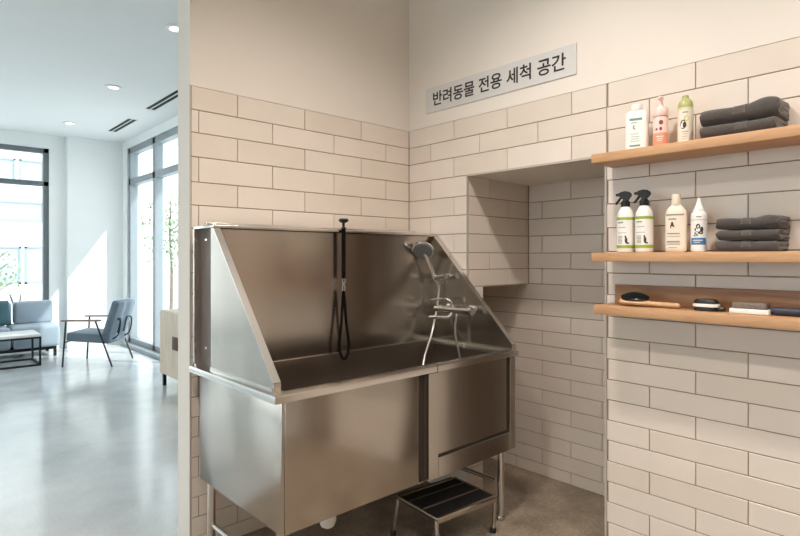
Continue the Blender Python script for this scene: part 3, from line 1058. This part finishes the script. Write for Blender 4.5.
# middle shelf: two trigger sprays
def trigger(loc, label):
    t = thing('spray_bottle', label, 'bottle', loc, FACE, 'grooming bottles on the shelves')
    b = BM()
    lathe(b, [(0.031, 0.0), (0.0355, 0.004), (0.0365, 0.012), (0.0365, 0.158), (0.034, 0.176), (0.026, 0.194), (0.018, 0.205), (0.0165, 0.212)], 36)
    part('body', b, W_PLASTIC, t, local=True)
    b = BM()
    lathe(b, [(0.019, 0.206), (0.0195, 0.208), (0.0195, 0.228), (0.015, 0.232), (0.013, 0.236)], 24)
    part('collar', b, BLACK, t, local=True)
    # trigger head: nose to local -X
    b = BM()
    out = [(-0.036, 0.262), (-0.040, 0.268), (-0.038, 0.276), (-0.026, 0.284), (-0.004, 0.290), (0.018, 0.286), (0.030, 0.276), (0.032, 0.262), (0.024, 0.252), (0.014, 0.246), (0.013, 0.233), (-0.013, 0.233), (-0.012, 0.248), (-0.020, 0.258)]
    K = lambda x, z: (x * 0.84, 0.233 + (z - 0.233) * 0.78)
    vs = prism(b, [K(*p) for p in out], 'y', -0.0115, 0.0115)
    es = [e for e in b.edges if abs(e.verts[0].co.y - e.verts[1].co.y) < 1e-6]
    bmesh.ops.bevel(b, geom=es, offset=0.004, segments=2, affect='EDGES')
    hd_ = part('spray_head', b, BLACK, t, local=True)
    b = BM()
    tube(b, spline([(-0.014, 0, 0.255), (-0.021, 0, 0.246), (-0.031, 0, 0.233), (-0.042, 0, 0.219)], 5), [0.006] * 5 + [0.0055] * 5 + [0.005] * 5 + [0.0035], 10)
    part('trigger', b, BLACK, hd_, local=True)
    b = BM()
    lathe(b, [(0.0, 0.012), (0.006, 0.011), (0.007, 0.0)], 12, orient((-0.030, 0, 0.262), (-1, 0, 0)))
    part('nozzle', b, BLACK, hd_, local=True)
    b = BM()
    shell_patch(b, 0.0365, -1.75, 1.75, 0.022, 0.158, 26)
    lb = part('label', b, LABEL_W, t, local=True)
    for za, zc in ((0.146, 0.158), (0.020, 0.033)):
        b = BM()
        shell_patch(b, 0.0365, -1.75, 1.75, za, zc, 26, off=0.0011)
        part('green_band', b, LABEL_GREEN, lb, local=True, label='lime green band')
    b = BM()
    text_lines(b, 0.0365, [(-0.85, -0.1, 0.134, 0.006), (-0.75, 0.15, 0.112, 0.0025), (-0.85, 0.25, 0.088, 0.002)], mi=1)
    text_lines(b, 0.0365, [(-0.80, -0.20, z, 0.0028) for z in (0.072, 0.066, 0.060, 0.054, 0.048, 0.042)], mi=1)
    blob(b, 0.0365, 0.22, 0.054, 0.15, 0.014)
    blob(b, 0.0365, 0.14, 0.070, 0.09, 0.006)
    blob(b, 0.0365, 0.40, 0.042, 0.16, 0.004)
    part('print', b, [INK, INK_GREY], lb, local=True)
    return t
sp = trigger((2.432, 1.140, SH[1]), 'white spray bottle with black trigger, closest to the free end of its shelf')
copy_tree(sp, (2.432, 1.056, SH[1]), 'white spray bottle with black trigger, between the other spray bottle and the cream bottle')

t = thing('lotion_bottle', 'cream coloured flat bottle with thick neck beside the spray bottles', 'bottle', (2.432, 0.921, SH[1]), FACE, 'grooming bottles on the shelves')
q = dict(sx=1.0, sy=0.68, sq=0.25)
b = BM()
lathe(b, [(0.035, 0.0), (0.040, 0.005), (0.041, 0.016), (0.041, 0.158), (0.039, 0.172), (0.032, 0.186), (0.021, 0.196), (0.0175, 0.200)], 40, **q)
part('body', b, CREAM_PL, t, local=True)
b = BM()
lathe(b, [(0.0175, 0.197), (0.0185, 0.200), (0.0175, 0.240), (0.016, 0.245), (0.0, 0.246)], 24)
part('cap', b, CREAM_PL, t, local=True)
b = BM()
shell_patch(b, 0.041, -1.0, 0.95, 0.014, 0.160, 20, off=0.0006, **q)
lb = part('label', b, LABEL_CREAM, t, local=True)
b = BM()
shell_patch(b, 0.041, -0.85, 0.7, 0.154, 0.160, 12, off=0.0012, mi=1, **q)
text_lines(b, 0.041, [(-0.62, 0.05, 0.139, 0.006), (-0.72, 0.35, 0.078, 0.005), (-0.72, 0.4, 0.066, 0.0025), (-0.75, 0.35, 0.044, 0.007), (-0.75, 0.4, 0.034, 0.004), (-0.6, 0.1, 0.020, 0.003)], mi=1, off=0.0012, **q)
blob(b, 0.041, -0.30, 0.118, 0.10, 0.010, off=0.0014, mi=0, **q)
blob(b, 0.041, -0.42, 0.108, 0.05, 0.008, off=0.0014, mi=2, **q)
blob(b, 0.041, -0.18, 0.110, 0.06, 0.006, off=0.0014, mi=2, **q)
part('print', b, [INK, INK_GREY, INK_RED], lb, local=True)

t = thing('ear_cleaner_bottle', 'white nozzle bottle with blue label band beside the folded towels', 'bottle', (2.432, 0.832, SH[1]), FACE, 'grooming bottles on the shelves')
b = BM()
lathe(b, [(0.026, 0.0), (0.0295, 0.004), (0.030, 0.014), (0.030, 0.148), (0.0285, 0.158), (0.022, 0.166), (0.018, 0.168)], 32)
part('body', b, W_PLASTIC, t, local=True)
b = BM()
lathe(b, [(0.0205, 0.166), (0.0205, 0.176), (0.016, 0.182), (0.007, 0.212), (0.0055, 0.222), (0.0, 0.224)], 24)
part('nozzle', b, W_PLASTIC, t, local=True)
b = BM()
shell_patch(b, 0.030, -1.3, 1.3, 0.014, 0.130, 22)
lb = part('label', b, LABEL_W, t, local=True)
b = BM()
shell_patch(b, 0.030, -1.05, 0.95, 0.030, 0.058, 20, off=0.0011)
bb_ = part('blue_band', b, LABEL_BLUE, lb, local=True, label='blue band')
b = BM()
text_lines(b, 0.030, [(-1.1, 1.1, 0.131, 0.002), (-0.3, 0.35, 0.144, 0.004)], mi=1)
for (a, z, da, dz) in ((-0.05, 0.104, 0.26, 0.011), (-0.38, 0.092, 0.10, 0.006), (0.38, 0.092, 0.20, 0.011), (0.30, 0.080, 0.25, 0.008), (-0.20, 0.078, 0.30, 0.006), (-0.34, 0.068, 0.28, 0.004)):
    blob(b, 0.030, a, z, da, dz)
blob(b, 0.030, 0.02, 0.090, 0.16, 0.007, off=0.0017, mi=2)
text_lines(b, 0.030, [(-0.7, 0.5, 0.048, 0.003), (-0.6, 0.2, 0.040, 0.002)], mi=2, off=0.0017)
part('print', b, [INK, INK_GREY, LABEL_W], lb, local=True)

# ------------------------------------------------------------------ towels
def towel(loc, wid, dep, h, label, group, seed, hump=0.0, ruffle=0.0, band=0.42):
    """a folded towel: two nested folds with their rounded edge to the room (-X); width along Y, local origin at the base centre"""
    t = thing('folded_towel', label, 'towel', loc, 0, group)
    rnd = random.Random(seed)
    b = BM()
    th = h / 4 * 0.94
    def fold_path(xf, xb, za, zb, n=9):
        r = (zb - za) / 2
        P = [(xb, za)] + [(xb + (xf + r - xb) * k / 4, za) for k in range(1, 5)]
        P += [(xf + r - r * math.sin(PI * k / n), (za + zb) / 2 - r * math.cos(PI * k / n)) for k in range(1, n)]
        P += [(xf + r + (xb - xf - r) * k / 4, zb) for k in range(0, 5)]
        return P
    NY = 26
    def sheet(path, thick, sd):
        m = len(path)
        Nn = []
        for i in range(m):
            a = Vector(path[max(0, i - 1)]); c = Vector(path[min(m - 1, i + 1)])
            d = (c - a).normalized()
            Nn.append(Vector((-d.y, d.x)))
        loop = [(Vector(p) + n * thick / 2) for p, n in zip(path, Nn)] + [(Vector(p) - n * thick / 2) for p, n in zip(path[::-1], Nn[::-1])]
        rings = []
        for j in range(NY + 1):
            s = j / NY
            y = -wid / 2 + wid * s
            ends = min(1.0, min(s, 1 - s) / 0.035)
            e = 1 - 0.10 * (1 - ends) ** 2
            ring = []
            for p in loop:
                nx = noise.noise(Vector((p.x * 12 + sd, y * 9, p.y * 20 + sd)))
                nz_ = noise.noise(Vector((p.x * 9 + sd * 3, y * 7 + 5, p.y * 3)))
                zc = h / 2
                z = zc + (p.y - zc) * e
                lift = max(0.0, z / h)
                rf = ruffle * max(0.0, (0.16 - s) / 0.16)
                z += nz_ * 0.004 * lift + hump * lift * (math.exp(-((s - 0.16) / 0.17) ** 2) + 0.25 * math.exp(-((s - 0.8) / 0.2) ** 2))
                z += rf * lift * math.sin(p.x * 130 + sd * 2) * 0.5
                z = max(z, 0.0006)
                x = p.x + nx * 0.003 + rf * 0.6 * math.sin(z * 260 + sd)
                yy = y + (noise.noise(Vector((p.x * 20, p.y * 60, sd))) * 0.006 - rf * 0.4 * math.sin(z * 190 + sd) if s < 0.02 or s > 0.98 else 0)
                ring.append(b.verts.new((x, yy, z)))
            rings.append(ring)
        k = len(loop)
        for A, B in zip(rings[:-1], rings[1:]):
            for i in range(k):
                b.faces.new((A[i], A[(i + 1) % k], B[(i + 1) % k], B[i]))
        for R in (rings[0], rings[-1]):
            for i in range(m - 1):
                b.faces.new((R[i], R[i + 1], R[k - 2 - i], R[k - 1 - i]))
    sheet(fold_path(-dep / 2 + th / 2, dep / 2 - 0.002, th / 2 + 0.0008, h - th / 2), th, seed)
    sheet(fold_path(-dep / 2 + th * 1.7, dep / 2 - 0.006, th * 1.55, h - th * 1.55), th * 0.98, seed + 3.7)
    o = part('cloth', b, TOWEL, t, local=True, ang=1.3)
    # woven band across the fold, following the hump
    b = BM()
    path = fold_path(-dep / 2 + 0.0006, dep / 2 - 0.03, 0.003, h + 0.0006)
    bands = []
    for j in range(6):
        s = band + 0.16 * j / 5
        y = -wid / 2 + wid * s
        ring = []
        for p in path:
            lift = max(0.0, p[1] / h)
            z = p[1] + hump * lift * (math.exp(-((s - 0.16) / 0.17) ** 2) + 0.25 * math.exp(-((s - 0.8) / 0.2) ** 2)) + noise.noise(Vector((p[0] * 9 + seed * 3, y * 7 + 5, p[1] * 3))) * 0.004 * lift + 0.0012 * lift
            x = p[0] + noise.noise(Vector((p[0] * 12 + seed, y * 9, p[1] * 20 + seed))) * 0.003 - 0.0012
            ring.append(b.verts.new((x, y, z)))
        bands.append(ring)
    for A, B in zip(bands[:-1], bands[1:]):
        for i in range(len(path) - 1):
            b.faces.new((A[i], A[i + 1], B[i + 1], B[i]))
    bmesh.ops.solidify(b, geom=b.faces[:], thickness=-0.0010)
    part('woven_band', b, TOWEL_BAND, o, local=True, ang=1.3, label='flat woven band, a lighter grey')
    return t
gt = 'charcoal towels folded on the topmost shelf'
towel((2.440, 0.675, SH[0] + 0.001), 0.255, 0.165, 0.052, 'charcoal folded towel lying flat on the topmost shelf under another towel', gt, 1.0, band=0.36)
towel((2.440, 0.672, SH[0] + 0.0545), 0.262, 0.165, 0.060, 'charcoal folded towel humped at one end, on top of the topmost shelf pair', gt, 2.0, hump=0.016, band=0.40)
gm = 'charcoal towels stacked on the middle shelf'
labs = ('charcoal folded towel at the bottom of the stack of three on middle shelf',
        'charcoal folded towel in the middle of the stack of three on middle shelf',
        'charcoal rumpled towel on top of the stack of three on middle shelf')
for k in range(3):
    towel((2.445, 0.645 - 0.002 * (k % 2), SH[1] + 0.001 + 0.0430 * k), 0.205, 0.165, 0.0400 if k < 2 else 0.042, labs[k], gm, 4.0 + k, hump=(0.0, 0.0, 0.010)[k], ruffle=(0.004, 0.004, 0.007)[k])

# ------------------------------------------------------------------ brushes on the lowest shelf
xb_, zb_ = 2.405, SH[2]
t = thing('paddle_brush', 'wooden paddle brush with black bristle pad on the lowest shelf', 'brush', (xb_, 1.08, zb_))
b = BM()
rings = []
prof = [(1.154, 0.004), (1.148, 0.020), (1.130, 0.034), (1.095, 0.041), (1.060, 0.038), (1.035, 0.028), (1.015, 0.015), (0.995, 0.0095), (0.960, 0.0105), (0.925, 0.0115), (0.902, 0.0095), (0.896, 0.004)]
for y, w in prof:
    s = (1.148 - y) / 0.25
    zc = zb_ + 0.018 - 0.004 * s
    hh = 0.0125 if y > 1.02 else 0.010
    rings.append([b.verts.new((xb_ + w * math.cos(a) * 0.95, y, zc + hh * math.sin(a) * (1 if w > 0.006 else 0.5))) for a in [2 * PI * k / 14 for k in range(14)]])
for A, B in zip(rings[:-1], rings[1:]):
    for k in range(14):
        b.faces.new((A[k], A[(k + 1) % 14], B[(k + 1) % 14], B[k]))
b.faces.new(rings[0]); b.faces.new(rings[-1])
part('handle', b, BRUSH_WOOD, t)
b = BM()
lathe(b, [(0.033, 0.0), (0.034, 0.006), (0.029, 0.013), (0.0, 0.015)], 28, Matrix.Translation((xb_, 1.085, zb_ + 0.024)), sx=1.0, sy=1.72)
pad = part('cushion_pad', b, BLACK, t)
b = BM()
for i in range(-5, 6):
    for j in range(-9, 10):
        px, py = i * 0.0063, j * 0.0062
        rr = (px / 0.033) ** 2 + (py / 0.057) ** 2
        if rr < 1:
            tube(b, [(xb_ + px, 1.085 + py, zb_ + 0.030), (xb_ + px * 1.08, 1.085 + py * 1.06, zb_ + 0.063 - 0.017 * rr)], [0.0020, 0.0016], 5)
bo = part('bristles', b, BLACK, t)
bo['kind'] = 'stuff'

t = thing('pocket_brush', 'small black brush with white edge stripe between the other two brushes', 'brush', (xb_, 0.785, zb_))
b = BM()
lathe(b, [(0.024, 0.0), (0.030, 0.003), (0.031, 0.012), (0.030, 0.017)], 28, Matrix.Translation((xb_, 0.795, zb_)), sx=0.9, sy=1.45, sq=0.3)
tube(b, spline([(xb_, 0.758, zb_ + 0.009), (xb_, 0.742, zb_ + 0.010), (xb_ + 0.002, 0.728, zb_ + 0.012)], 4), [0.011] * 4 + [0.010] * 4 + [0.006], 10)
part('base', b, BLACK, t)
b = BM()
lathe(b, [(0.030, 0.017), (0.0325, 0.018), (0.0325, 0.028), (0.030, 0.030)], 28, Matrix.Translation((xb_, 0.795, zb_)), sx=0.9, sy=1.45, sq=0.3)
part('edge_stripe', b, LABEL_W, t, label='white stripe')
b = BM()
lathe(b, [(0.030, 0.030), (0.029, 0.040), (0.024, 0.047), (0.0, 0.050)], 28, Matrix.Translation((xb_, 0.795, zb_)), sx=0.9, sy=1.45, sq=0.3)
part('pad', b, BLACK, t)

t = thing('slicker_brush', 'white slicker brush with grey pad and dark blue handle on lowest shelf', 'brush', (xb_, 0.62, zb_))
b = BM()
box(b, xb_ - 0.034, xb_ + 0.034, 0.572, 0.704, zb_ + 0.0005, zb_ + 0.020, 0.004, 3)
part('head', b, W_PLASTIC, t, label='white head')
b = BM()
box(b, xb_ - 0.029, xb_ + 0.031, 0.582, 0.696, zb_ + 0.0195, zb_ + 0.044, 0.006, 3)
part('pad', b, mat('grey_pin_pad', srgb(128, 118, 108), 0.9, noise_amt=0.35, noise_scale=260, bump=0.7, bump_scale=400), t, label='grey pad of fine pins')
b = BM()
tube(b, spline([(xb_, 0.574, zb_ + 0.0165), (xb_, 0.54, zb_ + 0.0165), (xb_, 0.47, zb_ + 0.017), (xb_, 0.42, zb_ + 0.0165)], 6), [0.0125] * 3 + [0.015] * 12 + [0.0145, 0.013, 0.011, 0.008], 16)
part('handle', b, mat('dark_blue_plastic', srgb(44, 52, 70), 0.45, noise_amt=0.05, noise_scale=10), t, label='dark blue handle')

# ------------------------------------------------------------------ lobby furniture
# armchair, front to local -Y
ch = thing('lounge_armchair', 'blue grey armchair with thin black legs and wooden armrests by the lobby window', 'armchair', (2.07, 8.36, 0), math.radians(-130))
b = BM()
box(b, -0.27, 0.27, -0.33, 0.24, 0.31, 0.43, 0.035, 4, M=Matrix.Rotation(math.radians(-4), 4, 'X'))
part('seat_cushion', b, FABRIC_BLUE, ch, local=True)
b = BM()
box(b, -0.27, 0.27, -0.05, 0.05, 0.0, 0.50, 0.035, 4, M=Matrix.Translation((0, 0.20, 0.385)) @ Matrix.Rotation(math.radians(-17), 4, 'X'))
part('back_cushion', b, FABRIC_BLUE, ch, local=True)
for sx in (-1, 1):
    b = BM()
    tube(b, [(sx * 0.31, -0.32, 0.0), (sx * 0.30, -0.28, 0.60)], 0.011, 10)
    part('front_leg', b, BLACK_METAL, ch, local=True)
    b = BM()
    tube(b, [(sx * 0.31, 0.32, 0.0), (sx * 0.30, 0.10, 0.60)], 0.011, 10)
    part('rear_leg', b, BLACK_METAL, ch, local=True)
    b = BM()
    box(b, sx * 0.30 - 0.028, sx * 0.30 + 0.028, -0.34, 0.17, 0.600, 0.622, 0.009, 3)
    part('armrest', b, ARM_WOOD, ch, local=True)
b = BM()
tube(b, [(-0.30, -0.296, 0.325), (0.30, -0.296, 0.325)], 0.010, 10)
tube(b, [(-0.305, 0.20, 0.318), (0.305, 0.20, 0.318)], 0.010, 10)
for sx in (-0.17, 0.17):
    tube(b, spline([(sx, 0.20, 0.318), (sx, 0.33, 0.40), (sx, 0.365, 0.58), (sx, 0.33, 0.62), (sx + (0.08 if sx < 0 else -0.08), 0.33, 0.60), (sx + (0.08 if sx < 0 else -0.08), 0.29, 0.42)], 6), 0.009, 8)
part('support_frame', b, BLACK_METAL, ch, local=True)

# sofa
so = thing('modular_sofa', 'light grey modular sofa in front of the far lobby window', 'sofa', (0.6, 9.68, 0))
def cushion(bm, x0, x1, y0, y1, z0, z1, bev=0.05):
    box(bm, x0, x1, y0, y1, z0, z1, bev, 4)
for (x0, x1) in ((1.215, 1.800), (0.50, 1.205), (-0.22, 0.49)):
    b = BM()
    cushion(b, x0, x1, 9.33, 10.03, 0.145, 0.455)
    part('seat', b, FABRIC_GREY, so)
for (x0, x1) in ((1.30, 1.79), (0.50, 1.27), (-0.22, 0.48)):
    b = BM()
    cushion(b, x0, x1, 9.82, 10.04, 0.45, 0.785, 0.04)
    part('back_cushion', b, FABRIC_GREY, so)
b = BM()
box(b, -0.20, 1.72, 9.40, 9.98, 0.10, 0.148)
part('base', b, BLACK_METAL, so)
for (x, y) in ((1.74, 9.40), (1.74, 9.96), (-0.15, 9.40), (-0.15, 9.96)):
    b = BM()
    box(b, x - 0.018, x + 0.018, y - 0.018, y + 0.018, 0.0, 0.150)
    part('leg', b, BLACK_METAL, so)
pw = thing('sofa_cushion', 'dark teal cushion leaning on the light grey sofa', 'cushion', (1.06, 9.60, 0.457), math.radians(10))
b = BM()
n = 12
ring = {}
for s in (1, -1):
    for i in range(n + 1):
        for j in range(n + 1):
            u, v = i / n * 2 - 1, j / n * 2 - 1
            f = max(0.0, (1 - u ** 4) * (1 - v ** 4)) ** 0.6
            if f < 1e-6 and s == -1:
                ring[(s, i, j)] = ring[(1, i, j)]
                continue
            k = 1 - 0.05 * (1 - f)
            ring[(s, i, j)] = b.verts.new((u * 0.20 * k, s * 0.065 * f, 0.20 + v * 0.195 * k))
for s in (1, -1):
    for i in range(n):
        for j in range(n):
            q4 = [ring[(s, i, j)], ring[(s, i + 1, j)], ring[(s, i + 1, j + 1)], ring[(s, i, j + 1)]]
            q4 = list(dict.fromkeys(q4))
            try:
                b.faces.new(q4)
            except ValueError:
                pass
bmesh.ops.transform(b, matrix=Matrix.Rotation(math.radians(-20), 4, 'X'), verts=b.verts[:])
part('cover', b, FABRIC_TEAL, pw, local=True, ang=1.5)

# coffee table
ct = thing('coffee_table', 'low coffee table with white top and black frame before the sofa', 'table', (0.85, 8.95, 0))
b = BM()
box(b, 0.25, 1.447, 8.66, 9.24, 0.388, 0.422, 0.003, 2)
part('tabletop', b, TABLE_WHITE, ct, label='white top')
b = BM()
w = 0.012
for z in (0.375, 0.012):
    for y in (8.672, 9.228):
        box(b, 0.262, 1.435, y - w, y + w, z - w, z + w)
    for x in (0.262, 1.435):
        box(b, x - w, x + w, 8.672, 9.228, z - w, z + w)
part('frame', b, BLACK_METAL, ct)
for x in (0.262, 1.435):
    for y in (8.672, 9.228):
        b = BM()
        box(b, x - w, x + w, y - w, y + w, 0.0, 0.387)
        part('leg', b, BLACK_METAL, ct)

# sideboard
sd = thing('sideboard', 'pale wood sideboard with brown pull, partly behind the tiled wall end', 'sideboard', (2.51, 5.8, 0))
b = BM()
box(b, 2.224, 2.80, 5.10, 6.42, 0.135, 0.855, 0.004, 2)
part('cabinet', b, PALE_WOOD, sd)
for (p, q) in ((6.02, 6.405), (5.57, 6.015), (5.115, 5.565)):
    b = BM()
    box(b, 2.206, 2.2235, p, q, 0.150, 0.842, 0.002, 1)
    dr = part('cabinet_door', b, PALE_WOOD, sd)
    if p < 6:
        b = BM()
        box(b, 2.193, 2.2065, q - 0.15, q - 0.01, 0.455, 0.595, 0.004, 2)
        part('pull', b, LEATHER, dr, label='brown leather pull')
for (x, y) in ((2.25, 6.385), (2.25, 5.14), (2.76, 6.385), (2.76, 5.14)):
    b = BM()
    box(b, x - 0.017, x + 0.017, y - 0.017, y + 0.017, 0.0, 0.137)
    part('leg', b, BLACK_METAL, sd)

# ------------------------------------------------------------------ outside the windows
bl = thing('apartment_building', 'white rendered building across the street seen through far lobby window', 'building', (0, 24, -0.13))
b = BM()
box(b, -9, 5.4, 22.0, 30, -0.13, 9.5)
box(b, -9, 5.4, 21.88, 22.02, 2.05, 2.25)
part('walls', b, FACADE, bl)
for (x0, x1, z0, z1) in ((2.25, 2.95, 3.95, 4.7), (3.05, 3.75, 3.95, 4.7), (2.25, 3.75, 2.62, 3.3), (0.2, 1.6, 2.62, 3.3), (0.2, 1.6, 3.95, 4.7), (1.9, 3.1, 0.55, 1.80), (3.2, 4.35, 0.55, 1.80), (0.2, 1.7, 0.55, 1.80)):
    b = BM()
    for (a, c, d, e) in ((x0, x0 + 0.06, z0, z1), (x1 - 0.06, x1, z0, z1), (x0, x1, z0, z0 + 0.06), (x0, x1, z1 - 0.06, z1)):
        box(b, a, c, 21.95, 22.0, d, e)
    wf = part('window', b, FRAME, bl)
    b = BM()
    box(b, x0 + 0.05, x1 - 0.05, 21.985, 21.998, z0 + 0.05, z1 - 0.05)
    part('pane', b, OUT_GLASS, wf, label='pale blue pane')

def tree(x, y, h, crown_r, n, leaf, label, zbase=-0.13, cz=None):
    t = thing('young_tree', label, 'tree', (x, y, zbase))
    rnd = random.Random(int(x * 100))
    b = BM()
    tube(b, spline([(0, 0, 0), (0.02, 0.01, h * 0.35), (-0.02, 0.03, h * 0.7), (0, 0, h * 0.95)], 4), [0.05 * h / 3 * (1 - 0.06 * k) for k in range(13)], 8)
    for k in range(9):
        a = k * 2.4
        z = h * (0.45 + 0.05 * k)
        tube(b, [(0, 0, z), (math.cos(a) * crown_r * 0.6, math.sin(a) * crown_r * 0.6, z + crown_r * 0.45)], [0.018, 0.006], 6)
    part('trunk', b, BARK, t, local=True)
    b = BM()
    for k in range(n):
        v = Vector((rnd.gauss(0, 1), rnd.gauss(0, 1), rnd.gauss(0, 1))).normalized() * (rnd.random() ** 0.4)
        p = Vector((v.x * crown_r, v.y * crown_r, h * 0.68 + v.z * h * 0.33))
        s = rnd.uniform(0.05, 0.1) * (0.6 + crown_r * 0.4)
        R = Matrix.Rotation(rnd.uniform(0, 6.28), 4, 'Z') @ Matrix.Rotation(rnd.uniform(-1.2, 1.2), 4, 'X')
        q = [R @ Vector(c) * s + p for c in ((-0.45, 0, 0), (0, -0.9, 0.08), (0.45, 0, 0), (0, 0.9, -0.1))]
        b.faces.new([b.verts.new(c) for c in q])
    part('foliage', b, leaf, t, local=True, smooth=False)
tree(1.55, 14.5, 1.75, 0.5, 260, LEAF, 'small green street tree seen low through the far lobby window')
tree(5.6, 15.4, 3.3, 0.9, 900, LEAF, 'pale green tree seen through the tall window beside the armchair')

pl = thing('outdoor_planter', 'outdoor planter with long dark blades behind the sofa window', 'plant', (1.53, 11.2, -0.13))
b = BM()
lathe(b, [(0.12, 0.0), (0.16, 0.0), (0.19, 0.42), (0.165, 0.42), (0.15, 0.36), (0.0, 0.36)], 24)
part('pot', b, POT, pl, local=True)
for k in range(7):
    a = k * 0.9 + 0.3
    l = 0.62 + 0.10 * ((k * 37) % 5) / 4
    P = spline([(0.02 * math.cos(a), 0.02 * math.sin(a), 0.34), (0.08 * math.cos(a), 0.08 * math.sin(a), 0.34 + l * 0.55), (0.22 * math.cos(a), 0.22 * math.sin(a), 0.34 + l)], 6)
    b = BM()
    side = Vector((-math.sin(a), math.cos(a), 0))
    prev = None
    for i, p in enumerate(P):
        wv = 0.022 * (1 - (i / (len(P) - 1)) ** 2) + 0.001
        cur = (b.verts.new(p - side * wv), b.verts.new(p + Vector((0, 0, -0.006))), b.verts.new(p + side * wv))
        if prev:
            b.faces.new((prev[0], prev[1], cur[1], cur[0]))
            b.faces.new((prev[1], prev[2], cur[2], cur[1]))
        prev = cur
    part('leaf', b, LEAF_DARK, pl, local=True)
